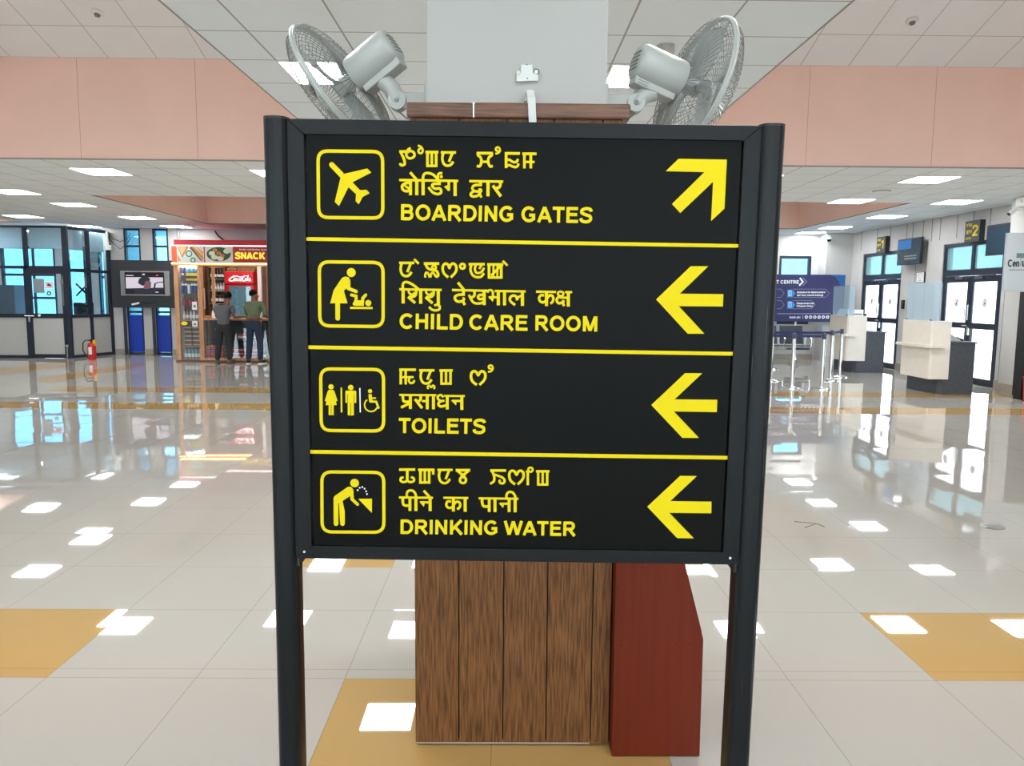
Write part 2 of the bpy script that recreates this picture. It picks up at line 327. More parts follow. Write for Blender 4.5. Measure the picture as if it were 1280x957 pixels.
# ================================================================== the hall: floor, ceiling, walls
def mesh_cells(xs, ys, pick):
    mb = MB()
    for i in range(len(xs)-1):
        for j in range(len(ys)-1):
            k = pick((xs[i]+xs[i+1])/2, (ys[j]+ys[j+1])/2)
            if k is None: continue
            mb.poly([(xs[i], ys[j], 0), (xs[i+1], ys[j], 0), (xs[i+1], ys[j+1], 0), (xs[i], ys[j+1], 0)], k)
    return mb
fx = sorted({round(FX0+FT*i, 4) for i in range(-25, 18)} | {-16.3, 9.0}); fx = [x for x in fx if -16.3 <= x <= 9.0]
fy = [-8.0]+[2.945-FT*k for k in range(17, -1, -1)]+[FY0+FT*k for k in range(0, 32)]
fy = [y for y in fy if y >= -8]
def fpick(x, y):
    if 2.945 < y < 3.62 and (-3.638 < x < -1.838 or 1.762 < x < 3.562): return 1
    if 1.745 < y < 2.945 and -.638 < x < .562: return 1
    if 4.22 < y < 4.82 and (-1.238 < x < -.638 or .562 < x < 1.162): return 1
    if 10.22 < y < 10.82 and -9.6 < x < 8.4: return 1
    if 12.02 < y < 12.62 and -7.2 < x < 8.4: return 1
    return 0
mb = mesh_cells(fx, fy, fpick)
for q in (((40, 474), (62, 479), (184, 456.5), (178, 452.3)), ((-6, 461.5), (4, 468.5), (92, 456), (86, 450.8))):   # slanting ochre bands
    mb.poly([tuple(atZ(a, b, 0)+Vector((0, 0, .0006))) for a, b in q][::-1], 1)
struct(mb.build('floor', [M['floor'], M['floor_y']]))
struct(box('ground', M['outside'], (9.0, 60, -10, 45, -.25, -.03)))

cxs = [-16.3, -11.2, -6.95, -1.95, 1.9, 6.85, 8.8]; cys = [-8, -2, 9.68, 13.15, 18.15, 19.7, 22.2]
WELLS = [(-16.3, -11.2, -2, 9.68), (-6.95, -1.95, -2, 9.68), (1.9, 6.85, -2, 9.68), (-16.3, -11.2, 13.15, 18.15), (-6.95, -1.95, 13.15, 18.15), (1.9, 6.85, 13.15, 18.15)]
def cpick(x, y): return None if any(a < x < b and c < y < d for a, b, c, d in WELLS) else 0
mb = mesh_cells(cxs, cys, cpick); mb.v = [Vector((v.x, v.y, CZ)) for v in mb.v]
for x0, x1, y0, y1 in WELLS:                           # salmon upstands and raised ceilings
    near = y0 < 0; top = 4.735 if near else 4.3
    ty = 4.37 if near else top
    for X in (x0, x1): mb.poly([(X, y0, CZ), (X, y1, CZ), (X, y1, ty), (X, y1-1.12, top), (X, y0, top)], 1)
    for Y, t in ((y0, top), (y1, ty)): mb.poly([(x0, Y, CZ), (x1, Y, CZ), (x1, Y, t), (x0, Y, t)], 1)
    if near:
        mb.poly([(x0, y1, ty), (x1, y1, ty), (x1, y1-1.12, top), (x0, y1-1.12, top)], 5 if x0 > 0 else 2)
        for X in ((3.70, 5.26) if x0 > 0 else (-5.215, -3.788) if x0 > -8 else ()):
            if x0 < X < x1: mb.box(X-.002, X+.002, y1-.002, y1, CZ, ty, 3)
    mb.poly([(x0, y0, top), (x1, y0, top), (x1, y1-(1.12 if near else 0), top), (x0, y1-(1.12 if near else 0), top)], 2)
    for X in (x0, x1): mb.box(X-.006, X+.006, y0, y1, CZ-.003, CZ+.012, 4)
    mb.box(x0, x1, y1-.011, y1+.011, CZ-.004, CZ+.012, 4)
struct(mb.build('ceiling', [M['ceil'], M['pink'], M['ceil_slope'], C('pink_joint', 190, 140, 122), C('ceiling_edge', 150, 148, 142), M['ceil_slope_r']]))

WX, BY = 8.6, 19.6
G1, G2 = (16.72, 18.56), (13.30, 15.16)                # the two gate openings
mb = MB()
for a, b, z0, z1 in ((-8, G2[0], 0, CZ), (G2[1], G1[0], 0, CZ), (G1[1], BY, 0, CZ), (G2[0], G2[1], 2.63, CZ), (G1[0], G1[1], 2.63, CZ)):
    mb.box(WX, WX+.2, a, b, z0, z1, 0)
for y in (12.75, 13.75, 14.25, 14.75, 15.32, 15.62, 15.95, 16.35, 16.6, 17.3, 17.9, 18.7, 19.2):     # board joints over the doors
    mb.box(WX-.003, WX, y-.012, y+.012, 2.72, CZ-.005, 1)
for y in (15.75, 13.2, 16.15): mb.box(WX-.002, WX, y-.006, y+.006, .15, 2.72, 1)
struct(mb.build('wall_right', [M['white'], C('wall_joint', 120, 116, 112)]))
mb = MB()
for a, b in ((G2[1], G1[0]), (G1[1], BY), (12.6, G2[0])): mb.box(WX-.015, WX, a, b, 0, .16)
struct(mb.build('baseboard_right', M['skirt']))
SL = [(-9.62, -9.2), (-8.9, -8.5)]                     # floor-to-ceiling window slots behind the screen board
mb = MB(); e = -9.95
for a, b in SL+[(6.95, 7.77)]: mb.box(e, a, BY, BY+.25, 0, CZ); e = b
mb.box(e, 8.8, BY, BY+.25, 0, CZ); mb.box(6.95, 7.77, BY, BY+.25, 0, .9); mb.box(6.95, 7.77, BY, BY+.25, 2.63, CZ)
mb.box(-10.15, -9.95, BY, 22.2, 0, CZ)
struct(mb.build('wall_back', M['white']))
mb = MB(); e = -9.95
for a, b in SL: mb.box(e, a, BY-.02, BY, 0, .14); e = b
mb.box(e, 7.9, BY-.02, BY, 0, .14); struct(mb.build('baseboard_back', M['skirt']))
OW = [(-14.3, -12.75), (-12.45, -11.9), (-11.55, -11.05)]
mb = MB(); e = -16.3
for a, b in OW: mb.box(e, a, 22.0, 22.2, 0, CZ); mb.box(a, b, 22.0, 22.2, 0, .75); mb.box(a, b, 22.0, 22.2, 2.85, CZ); e = b
mb.box(e, -10.15, 22.0, 22.2, 0, CZ); struct(mb.build('wall_office', M['white']))
struct(box('wall_left', M['white'], (-16.5, -16.3, -8, 22.2, 0, CZ)))
WF = [(-15.6+4.05*k, -15.6+4.05*k+3.75) for k in range(6)]   # openings of a glazed front added behind the camera for daylight
mb = MB(); e = -16.3
for a, b in WF: mb.box(e, a, -8.2, -8, 0, CZ); mb.box(a, b, -8.2, -8, 0, .25); mb.box(a, b, -8.2, -8, 3.05, CZ); e = b
mb.box(e, 8.8, -8.2, -8, 0, CZ); struct(mb.build('wall_front', M['white']))
struct(box('ground', M['outside'], (-40, 40, -60, -8.3, -.25, -.03)))
struct(box('trim_1', M['white'], (7.95, WX, 19.15, BY, 0, CZ)))     # pilaster in the far right corner
struct(box('ground', M['outside'], (-30, 9, 22.3, 60, -.25, -.03)))

def window(name, a, b, z0, z1, Y, bars, blue=None, fr=.05, g='bluewin'):
    mb = MB(); mb.box(a, a+fr, Y+.02, Y+.10, z0, z1); mb.box(b-fr, b, Y+.02, Y+.10, z0, z1)
    for z in [z0+fr/2, z1-fr/2]+list(bars): mb.box(a+fr, b-fr, Y+.02, Y+.10, z-fr/2, z+fr/2)
    o = struct(mb.build(name, M['navy'], loc=(a, Y, z0)))
    if name == 'window_4': box('mullion', M['navy'], (-13.42, -13.35, Y+.02, Y+.05, z0+fr, z1-fr), o)
    box('pane', M[g], (a+fr, b-fr, Y+.055, Y+.062, z0+fr, z1-fr), o)
    if blue: box('blue_panel', M['blueboard'], (a+.035, b-.035, Y+.005, Y+.05, blue[0], blue[1]), o)
    return o
window('window_1', SL[0][0], SL[0][1], 0, CZ, BY, (2.73, 1.08), (.06, 1.0))
window('window_2', SL[1][0], SL[1][1], 0, CZ, BY, (2.73, 1.08), (.06, 1.0))
window('window_3', 6.95, 7.77, .9, 2.63, BY, (), fr=.07)
window('window_4', *OW[0], .75, 2.85, 22.0, (2.05, 1.4), fr=.07)
window('window_5', *OW[1], .75, 2.85, 22.0, (2.2,), fr=.07)
window('window_6', *OW[2], .75, 2.85, 22.0, (2.0,), fr=.07)

for k, (a, b) in enumerate(WF):  # unseen windows added to bring daylight in from behind the camera
    o = struct(MB().box(a, a+.06, -8.12, -8.04, .25, 3.05).box(b-.06, b, -8.12, -8.04, .25, 3.05).box((a+b)/2-.03, (a+b)/2+.03, -8.12, -8.04, .31, 2.99).box(a+.06, b-.06, -8.12, -8.04, .25, .31).box(a+.06, b-.06, -8.12, -8.04, 2.99, 3.05).build('window_%d' % (7+k), M['navy'], loc=(a, -8, .25)))
    box('pane', M['glass'], (a+.06, b-.06, -8.085, -8.08, .31, 2.99), o)
# gates: glazed double doors in the right wall
def gate(name, y0, y1):
    X0, X1 = WX+.02, WX+.09; ym = (y0+y1)/2; mb = MB()
    o = struct(MB().box(X0, X1, y0, y0+.06, 0, 2.62).box(X0, X1, y1-.06, y1, 0, 2.62).box(X0, X1, y0+.06, y1-.06, 2.55, 2.62).box(X0, X1, y0+.06, y1-.06, 2.0, 2.12).box(X0, X1, ym-.035, ym+.035, 2.12, 2.55).build(name, M['navy'], loc=(WX, ym, 0)))
    for a, b in ((y0+.06, ym-.035), (ym+.035, y1-.06)): box('transom_pane', M['tealglass'], (X0+.03, X0+.036, a, b, 2.12, 2.55), o)
    for a, b, hs in ((y0+.065, ym-.004, 1), (ym+.004, y1-.065, -1)):
        lf = MB().box(X0, X1-.02, a, a+.085, .01, 1.995).box(X0, X1-.02, b-.085, b, .01, 1.995).box(X0, X1-.02, a+.085, b-.085, 1.88, 1.995).box(X0, X1-.02, a+.085, b-.085, 1.02, 1.13).box(X0, X1-.02, a+.085, b-.085, .01, .13).build('door_leaf', M['navy'], o)
        box('pane', M['doorglass'], (X0+.02, X0+.026, a+.085, b-.085, 1.13, 1.88), lf); box('pane', M['glass'], (X0+.02, X0+.026, a+.085, b-.085, .13, 1.02), lf)
        fl = Flat(lambda u, v, l: (X0+.019-l, a+(b-a)/2-u, 1.5+v)); fl.disc((0, 0), .072, 0); fl.disc((0, 0), .055, 1); fl.poly([(-.022, -.03), (.022, -.03), (0, .03)], 0); fl.build('round_sticker', [C('sticker_dark', 40, 60, 90), M['paper']], lf)
        hy = b-.04 if hs == 1 else a+.04
        MB().tube([(X0, hy, 1.18), (X0-.05, hy, 1.18), (X0-.05, hy, 1.46), (X0, hy, 1.46)], .011).build('door_handle', M['steel'], lf, smooth=True)
        cy = (a*.35+b*.65) if hs == 1 else (b*.35+a*.65)
        MB().box(X0-.05, X0, cy-.12, cy+.12, 1.93, 1.985).box(X0-.045, X0-.035, cy-.45*hs-.02, cy, 1.99, 2.005).build('door_closer', M['steel'], lf)
        if hs == 1: MB().box(X0-.03, X0, hy-.03, hy+.03, .90, 1.05).cyl((X0-.03, hy, 1.07), (X0-.06, hy+.1, 1.07), .012).build('lock', M['steel'], lf)
    return o
gate('door_1', *G1); gate('door_2', *G2)
for y0, y1 in (G1, G2): struct(box('trim_2', C('door_sill', 150, 150, 150, .35), (WX-.02, WX+.22, y0, y1, 0, .008)))

# ================================================================== ceiling lights
def lamp_at(x, y, label, group='square ceiling light panels', CZ=CZ):
    t = thing('ceiling_light', label, 'ceiling light', (x+CT/2, y+CT/2, CZ-.012), group=group)
    fr = MB(); z0, z1 = CZ-.010, CZ-.001
    fr.box(x, x+CT, y, y+.015, z0, z1); fr.box(x, x+CT, y+CT-.015, y+CT, z0, z1); fr.box(x, x+.015, y+.015, y+CT-.015, z0, z1); fr.box(x+CT-.015, x+CT, y+.015, y+CT-.015, z0, z1)
    fr.build('frame', M['lampframe'], t); box('diffuser', M['lamp'], (x+.015, x+CT-.015, y+.015, y+CT-.015, CZ-.008, CZ-.003), t); return t
def tx(i): return CX0+CT*i
def ty(k): return CY0+CT*k
seen = {(0, 2): 'lit ceiling panel seen through the left fan guard', (4, 2): 'lit ceiling panel beside the column near the right fan',
 (-7, 10): 'largest lit ceiling panel at left below the salmon beam', (-3, 10): 'lit ceiling panel cut by the top of the left sign post',
 (12, 10): 'largest lit ceiling panel at right below the salmon beam', (12, 14): 'lit ceiling panel at the front edge of the right ceiling recess', (15, 14): 'lit ceiling panel in front of the gate 2 wall',
 (15, 18): 'lit ceiling panel above the gate 1 side, behind the one near gate 2', (15, 22): 'narrow lit ceiling panel above the far counter', (15, 25): 'farthest lit ceiling panel at right near the corner camera',
 (-11, 14): 'lit ceiling panel at the left edge, second row back', (-11, 17): 'lit ceiling panel above the office door, middle of three', (-11, 21): 'lit ceiling panel just above the office side wall', (-11, 25): 'thin lit ceiling panel above the wall screen windows',
 (-15, 21): 'lit ceiling panel above the office front beside the salmon recess', (-15, 25): 'thin lit ceiling panel behind the top of the office wall'}
for (i, k), s in seen.items():
    xo = {(-11, 14): -8.3, (-11, 17): -8.3, (-11, 21): -8.25, (-11, 25): -8.3, (-15, 21): -10.65, (-15, 25): -10.6}.get((i, k), tx(i))
    yo = {(-11, 14): 12.48, (-11, 17): 14.22, (-11, 21): 16.58, (-11, 25): 18.65, (-15, 21): 16.5, (-15, 25): 18.85, (15, 25): 18.8}.get((i, k), ty(k))
    lamp_at(xo, yo, s)
for i, k in [(0, 6), (4, 6), (0, 10), (8, 10), (15, 10), (-3, 14), (8, 14), (4, 14), (0, 14), (0, 18), (4, 18), (0, 25), (4, 25)]:
    lamp_at(tx(i), ty(k), 'lit ceiling panel hidden from the photo behind the sign and column', 'ceiling light panels behind the sign')
for i, k in [(-19, 27), (-23, 27), (-19, 22)]: lamp_at(tx(i), ty(k), 'unseen ceiling panel added to light the office', 'added ceiling panels lighting the office')  # panels added to brighten the dark office interior
for k in (-2, -6, -11, -16):
    for i in (-15, -11, 0, 4, 15): lamp_at(tx(i), ty(k), 'lit ceiling panel overhead behind the camera', 'ceiling light panels behind the camera')
for k in (2, 6, 10):
    for i in (-11, -15, 15)[:2 if k == 10 else 3]: lamp_at(tx(i), ty(k), 'lit ceiling panel out of frame beside the raised ceiling', 'ceiling light panels beside the frame')
for k in (-14, -19):
    for i in (-7, 8): lamp_at(tx(i), ty(k), 'lit ceiling panel overhead behind the camera', 'ceiling light panels behind the camera')
for x in (-4.6, 4.0):
    for y in (.6, 3.0, 5.4): lamp_at(x, y, 'unseen panel added to the raised ceiling as fill light', 'added fill panels in the raised ceilings', 4.734)  # unseen panels added to brighten the salmon faces and the hall

# ================================================================== the direction sign
SX, SY, SZ = .0333, 1.65, 1.4253
SR = Matrix.Rotation(-.0096, 3, 'Z') @ Matrix.Rotation(.0128, 3, 'X') @ Matrix.Rotation(.0066, 3, 'Y')
SC = Vector((SX, SY, SZ)); HZ = SZ
sign = thing('direction_sign', 'tall black sign on two posts with four yellow rows of directions and arrows', 'sign', SC-SR @ Vector((0, 0, HZ)))
sign.rotation_euler = SR.to_euler('XYZ')
SI = SR.inverted(); SN = SR @ Vector((0, 1, 0))
def S(px, py):
    d = ray(px, py); k = (SC-EYE).dot(SN)/d.dot(SN); q = SI @ (EYE+d*k-SC); return (q.x, q.z)
def SP(u, v, l): return (u, -.0015-l, HZ+v)            # sign-local point on the face
W2, H2 = .494, .4735
def sbox(name, m, x0, x1, y0, y1, z0, z1, bevel=0): return MB().box(x0, x1, y0, y1, HZ+z0, HZ+z1).build(name, m, sign, False, bevel=bevel)
fw = .040
sbox('sign_face', M['signface'], -W2+fw, W2-fw, -.0015, .05, -H2+fw*.75, H2-fw*.75)
f = MB()
a, b, c, d = (-W2, H2), (W2, H2), (W2, -H2), (-W2, -H2); i1 = (-W2+fw-.004, H2-.031); i2 = (W2-fw+.004, H2-.031); i3 = (W2-fw+.004, -H2+.029); i4 = (-W2+fw-.004, -H2+.029)
for q in ((a, b, i2, i1), (b, c, i3, i2), (c, d, i4, i3), (d, a, i1, i4)): f.prism([(u, -.006, HZ+v) for u, v in q], (0, .062, 0))
f.build('frame', M['signframe'], sign, False, bevel=.0012)
def post(pm, px0, py0, px1, py1, px2, py2, px3, py3):
    """outer and inner edge, top and lower point each, taken on the face plane"""
    o0 = S(px0, py0); o1 = S(px1, py1); n0 = S(px2, py2); n1 = S(px3, py3)
    xo = (o0[0]+o1[0])/2; xi = (n0[0]+n1[0])/2; s = 1 if xo > xi else -1; x0, x1 = min(xo, xi), max(xo, xi); zt = HZ+o0[1]; yc = .022
    cx = (x0+x1)/2; r = (x1-x0)/2; out = []
    for k in range(28):                                # fluted oval tube
        t = 2*PI*k/28; c_, s_ = math.cos(t), math.sin(t); e = .62
        out.append((cx+r*math.copysign(abs(c_)**e, c_), yc+.038*math.copysign(abs(s_)**e, s_)))
    mb = MB().prism([(x, y, .004) for x, y in out], (0, 0, zt-.004))
    p = mb.build('post', pm, sign, False, bevel=.001)
    MB().prism([(x, y, zt) for x, y in out], (0, 0, .004)).build('cap', M['black'], p, False)
    MB().box(cx-.07, cx+.07, yc-.09, yc+.09, 0, .008).build('base_plate', M['signpost'], p, False)
    MB().box(xi-s*.0015-.003, xi-s*.0015+.003, .0, .05, HZ-H2-.02, zt-.002).build('slot', M['black'], p, False)
post(M['signpost'], 330, 148.4, 342.9, 800, 358.6, 149, 376, 800); post(M['signpost_worn'], 983.8, 158.4, 944.5, 800, 953, 157.5, 911.6, 800)
for x in (-W2+.02, W2-.02): MB().cyl((x, -.0075, HZ-H2+.016), (x, -.0055, HZ-H2+.016), .003).build('screw', M['steel'], sign, False)

YEL = [M['yellow'], M['signface']]
def tile(ox, oy, k): return lambda x, y: S(ox+x/k, oy+y/k)
SCALE = abs(S(700, 420)[0]-S(600, 420)[0])/100         # metres on the face per photo pixel
def glyphs(fl, T, k, data):
    for kind, wd, pts in data:
        if kind == 'l': fl.stroke([T(*p) for p in pts], wd/k*SCALE)
        elif kind == 'c': fl.stroke([T(*p) for p in catmull(pts)], wd/k*SCALE)
        elif kind == 'p': fl.poly([T(*p) for p in pts])
        elif kind == 'd': c = T(*pts[0]); fl.disc(c, wd/k*SCALE)
        elif kind == 'o': c = T(*pts[0]); fl.arc(c, pts[1][0]/k*SCALE, wd/k*SCALE)
def TA(x0): # the repeated capital with hook
    return [('l', 40, [(x0, 150), (x0+242, 150)]), ('c', 40, [(x0+45, 152), (x0+27, 210), (x0+27, 275), (x0+52, 333), (x0+103, 360), (x0+158, 346), (x0+200, 295)]), ('l', 40, [(x0+184, 160), (x0+130, 298)])]
def sh(d, dx, dy): return [(k, w_, [(x+dx, y+dy) for x, y in p] if k != 'o' else [(p[0][0]+dx, p[0][1]+dy), p[1]]) for k, w_, p in d]
A_m = [('l', 40, [(118, 122), (235, 122)]), ('c', 40, [(140, 128), (165, 180), (192, 240), (205, 290), (200, 325), (170, 340), (142, 334), (130, 305)]),
 ('c', 38, [(300, 65), (258, 92), (230, 140), (236, 195), (275, 228), (325, 222), (360, 190), (355, 145), (320, 118), (280, 116), (245, 140)]),
 ('c', 32, [(415, 25), (455, 42), (485, 75), (492, 115), (470, 148), (438, 145), (422, 115), (438, 82), (468, 74)]),
 ('l', 42, [(535, 132), (742, 132)]), ('l', 42, [(568, 132), (568, 367)]), ('l', 40, [(637, 135), (637, 350)]), ('l', 42, [(706, 135), (706, 367)]), ('l', 40, [(548, 350), (727, 350)])]+sh(TA(780), 0, -13)
VB = 48
A_d = [('l', 38, [(116, 575), (1058, 590)]), ('l', VB, [(297, 580), (297, 817)]), ('c', 42, [(285, 618), (215, 628), (165, 670), (178, 728), (230, 752), (285, 742)]), ('l', 34, [(205, 665), (285, 720)]),
 ('l', 50, [(397, 580), (397, 817)]), ('l', 42, [(292, 452), (405, 582)]), ('l', 50, [(498, 580), (498, 817)]), ('c', 40, [(498, 580), (498, 525), (520, 478), (570, 464), (640, 480), (700, 525), (742, 578)]),
 ('c', 36, [(742, 578), (736, 535), (738, 492), (765, 466), (805, 468)]), ('d', 24, [(788, 522)]),
 ('l', 46, [(757, 590), (757, 640)]), ('c', 40, [(780, 636), (690, 636), (645, 650), (655, 690), (700, 715), (755, 708), (785, 740), (775, 785), (720, 798), (650, 770), (582, 690)]),
 ('l', 40, [(907, 590), (907, 745)]), ('p', 0, [(828, 680), (900, 652), (922, 700), (908, 755)]), ('l', 50, [(1008, 595), (1008, 830)])]
B_m = [('l', 42, [(203, 148), (462, 148)]), ('c', 40, [(222, 150), (226, 182), (265, 215), (278, 265), (268, 330), (243, 358), (206, 346)]), ('c', 40, [(445, 150), (440, 182), (400, 215), (385, 265), (398, 330), (425, 360), (460, 346)]), ('l', 36, [(275, 285), (388, 285)]),
 ('c', 30, [(553, 112), (515, 106), (508, 75), (532, 54), (565, 66), (574, 110), (545, 145), (500, 155)]),
 ('l', 42, [(652, 152), (892, 152)]), ('l', 42, [(672, 132), (672, 384)]), ('c', 38, [(672, 258), (720, 252), (770, 282), (810, 292), (845, 276), (860, 240)]), ('c', 38, [(672, 352), (720, 338), (770, 357), (820, 369), (855, 352), (868, 312)]),
 ('l', 42, [(930, 158), (1157, 158)]), ('l', 40, [(963, 160), (963, 390)]), ('l', 42, [(1065, 160), (1065, 390)]), ('l', 36, [(945, 288), (1124, 288)])]
B_d = [('l', 38, [(84, 593), (626, 600)]), ('l', 46, [(265, 600), (265, 672)]), ('c', 40, [(285, 655), (200, 655), (148, 672), (135, 712), (165, 748), (218, 757), (260, 735), (272, 718)]),
 ('c', 38, [(160, 752), (115, 785), (112, 822), (160, 838), (222, 822), (252, 780), (275, 745), (262, 725), (235, 735)]), ('l', 38, [(245, 775), (278, 855)]),
 ('l', 50, [(383, 600), (383, 834)]), ('c', 44, [(577, 602), (580, 650), (560, 692), (515, 702)]), ('l', 46, [(460, 662), (588, 834)])]
C_m = sh(TA(116), 0, 22)+[('l', 36, [(355, 112), (428, 186)]),
 ('l', 42, [(510, 183), (754, 183)]), ('c', 40, [(540, 190), (560, 240), (600, 272), (660, 285), (710, 300), (736, 340), (736, 375), (712, 390), (690, 365)]), ('o', 34, [(672, 245), (30, 0)]),
 ('c', 34, [(533, 405), (533, 355), (553, 325), (583, 345), (603, 405)]), ('c', 34, [(615, 405), (627, 350), (652, 325), (677, 350), (690, 380)]),
 ('c', 40, [(898, 402), (832, 340), (810, 270), (820, 210), (860, 183), (895, 202), (918, 250), (940, 202), (980, 183), (1020, 215), (1028, 280), (1000, 340), (938, 402)]), ('o', 38, [(1126, 225), (37, 0)])]
def SHA(dx, dy): return [('c', 40, [(385+dx, 600+dy), (388+dx, 650+dy), (370+dx, 695+dy), (325+dx, 712+dy), (268+dx, 713+dy)]), ('c', 34, [(270+dx, 600+dy), (270+dx, 640+dy), (302+dx, 672+dy), (345+dx, 668+dy), (362+dx, 640+dy)]), ('l', 44, [(258+dx, 712+dy), (372+dx, 810+dy)])]
C_d = [('l', 36, [(120, 592), (794, 603)]), ('l', 50, [(180, 590), (180, 817)]), ('c', 40, [(178, 592), (174, 530), (190, 490), (235, 477), (300, 500), (370, 545), (432, 598)])]+SHA(0, 0)+[('l', 50, [(460, 600), (460, 822)])]+SHA(278, 4)+[('l', 50, [(740, 602), (740, 845)]), ('c', 38, [(675, 850), (725, 838), (762, 862), (755, 910), (700, 928), (640, 915), (592, 872)])]
D_m = [('l', 40, [(330, 193), (587, 193)]), ('c', 38, [(375, 200), (360, 260), (368, 320), (403, 375), (465, 400), (530, 390), (575, 335)]), ('c', 36, [(447, 205), (430, 260), (442, 315), (480, 335), (540, 310), (576, 250)]), ('l', 34, [(538, 205), (498, 268)]),
 ('l', 40, [(626, 197), (882, 197)]), ('l', 42, [(655, 195), (655, 420)]), ('l', 30, [(728, 195), (722, 410)]), ('l', 42, [(850, 195), (850, 420)]), ('l', 38, [(635, 405), (870, 405)]), ('l', 40, [(835, 225), (690, 375)]), ('l', 30, [(790, 215), (786, 405)]),
 ('l', 36, [(873, 140), (950, 216)])]
D_d = [('l', 36, [(66, 603), (628, 616)]), ('l', 36, [(745, 619), (1238, 627)]), ('l', 46, [(248, 605), (248, 690)]), ('c', 42, [(270, 677), (175, 680), (118, 706), (115, 750), (150, 783), (205, 786), (248, 765), (252, 742), (232, 742)]), ('l', 42, [(232, 770), (270, 842)]), ('l', 42, [(160, 484), (262, 608)]),
 ('c', 42, [(420, 612), (425, 675), (402, 712), (365, 722)]), ('c', 38, [(335, 678), (362, 740), (402, 795), (450, 817), (520, 815), (565, 795)]), ('c', 40, [(562, 680), (502, 686), (480, 715), (502, 748), (562, 742)]), ('l', 50, [(577, 615), (577, 843)]),
 ('c', 36, [(630, 645), (650, 610), (690, 607), (715, 640), (716, 700), (702, 745)]), ('l', 36, [(650, 720), (803, 718)]), ('p', 0, [(642, 712), (722, 722), (728, 745), (714, 792)]), ('l', 50, [(803, 625), (803, 847)]), ('l', 48, [(902, 627), (902, 847)]),
 ('c', 40, [(1072, 842), (1005, 792), (986, 745), (1010, 705), (1055, 692), (1092, 715), (1102, 768)]), ('c', 36, [(1100, 752), (1130, 712), (1170, 700)]), ('l', 50, [(1187, 630), (1187, 857)])]
E_d = [('l', 36, [(512, 630), (830, 635)]), ('l', 50, [(677, 635), (677, 860)]), ('c', 40, [(640, 690), (588, 688), (558, 732), (578, 782), (625, 800), (670, 770)]), ('c', 40, [(688, 738), (728, 690), (773, 700), (787, 750), (768, 798), (738, 818)]),
 ('c', 34, [(915, 628), (872, 635), (860, 672), (895, 700), (935, 690), (946, 652), (915, 628)]), ('c', 40, [(888, 700), (846, 740), (846, 790), (880, 815), (930, 802)]), ('l', 34, [(885, 722), (1012, 728)]), ('d', 26, [(942, 787)]), ('l', 40, [(928, 790), (958, 860)]), ('l', 36, [(972, 636), (1085, 638)]), ('l', 50, [(1025, 640), (1025, 867)])]
BOX3 = lambda x, y: [('l', 40, [(x, y), (x+213, y)]), ('l', 40, [(x+34, y), (x+34, y+228)]), ('l', 38, [(x+106, y), (x+106, y+210)]), ('l', 40, [(x+178, y), (x+178, y+228)]), ('l', 38, [(x+15, y+210), (x+198, y+210)])]
F_m = [('l', 42, [(118, 150), (384, 150)]), ('l', 42, [(143, 132), (143, 384)]), ('l', 38, [(220, 150), (220, 384)]), ('l', 34, [(143, 268), (347, 268)]), ('c', 34, [(285, 275), (270, 325), (297, 362), (342, 352), (358, 318)])]+sh(TA(435), 0, 10)+[('c', 30, [(578, 458), (572, 422), (597, 400), (626, 430), (655, 400), (680, 422), (670, 458)])]+BOX3(757, 162)
F_d = [('l', 34, [(118, 552), (708, 556)]), ('l', 34, [(832, 566), (1162, 570)]), ('c', 42, [(175, 555), (178, 615), (198, 655), (290, 660)]), ('l', VB, [(295, 555), (295, 775)]), ('l', 42, [(146, 752), (275, 688)]),
 ('c', 42, [(456, 556), (460, 608), (442, 643), (402, 652)]), ('l', 44, [(368, 616), (482, 762)]), ('l', 36, [(482, 650), (565, 650)]), ('l', VB, [(565, 558), (565, 780)]), ('l', VB, [(663, 558), (663, 780)]),
 ('c', 36, [(820, 590), (785, 553), (737, 570), (737, 618), (780, 644), (838, 644)]), ('c', 40, [(790, 648), (748, 675), (748, 715), (790, 735), (870, 715)]), ('l', VB, [(883, 568), (883, 782)]),
 ('p', 0, [(942, 638), (1022, 630), (1030, 680), (1022, 718)]), ('l', 38, [(960, 645), (1110, 648)]), ('l', VB, [(1115, 570), (1115, 788)])]
HEART = lambda dx, dy: [('c', 42, [(460+dx, 455+dy), (392+dx, 400+dy), (368+dx, 330+dy), (377+dx, 265+dy), (415+dx, 238+dy), (455+dx, 255+dy), (483+dx, 300+dy), (512+dx, 255+dy), (550+dx, 238+dy), (590+dx, 270+dy), (594+dx, 340+dy), (560+dx, 400+dy), (502+dx, 455+dy)])]
G_m = HEART(0, 0)+[('c', 30, [(697, 198), (658, 192), (650, 160), (680, 143), (712, 165), (712, 210), (682, 240), (638, 248)])]
H_m = [('l', 42, [(116, 145), (372, 145)]), ('l', 44, [(245, 150), (245, 325)]), ('c', 38, [(188, 268), (147, 280), (140, 322), (180, 344), (225, 335), (248, 300)]), ('c', 38, [(302, 268), (345, 280), (352, 322), (310, 344), (265, 335), (242, 300)]),
 ('l', 44, [(418, 150), (680, 150)]), ('l', 38, [(658, 150), (658, 224)]), ('l', 42, [(455, 150), (455, 370)]), ('l', 38, [(525, 150), (525, 350)]), ('l', 40, [(595, 150), (595, 370)]), ('l', 40, [(434, 350), (615, 350)])]+sh(TA(727), 0, 0)+[('l', 44, [(1018, 155), (1249, 155)]), ('l', 40, [(1045, 165), (1168, 262)]), ('l', 40, [(1222, 165), (1098, 262)]), ('o', 40, [(1133, 312), (50, 0)])]
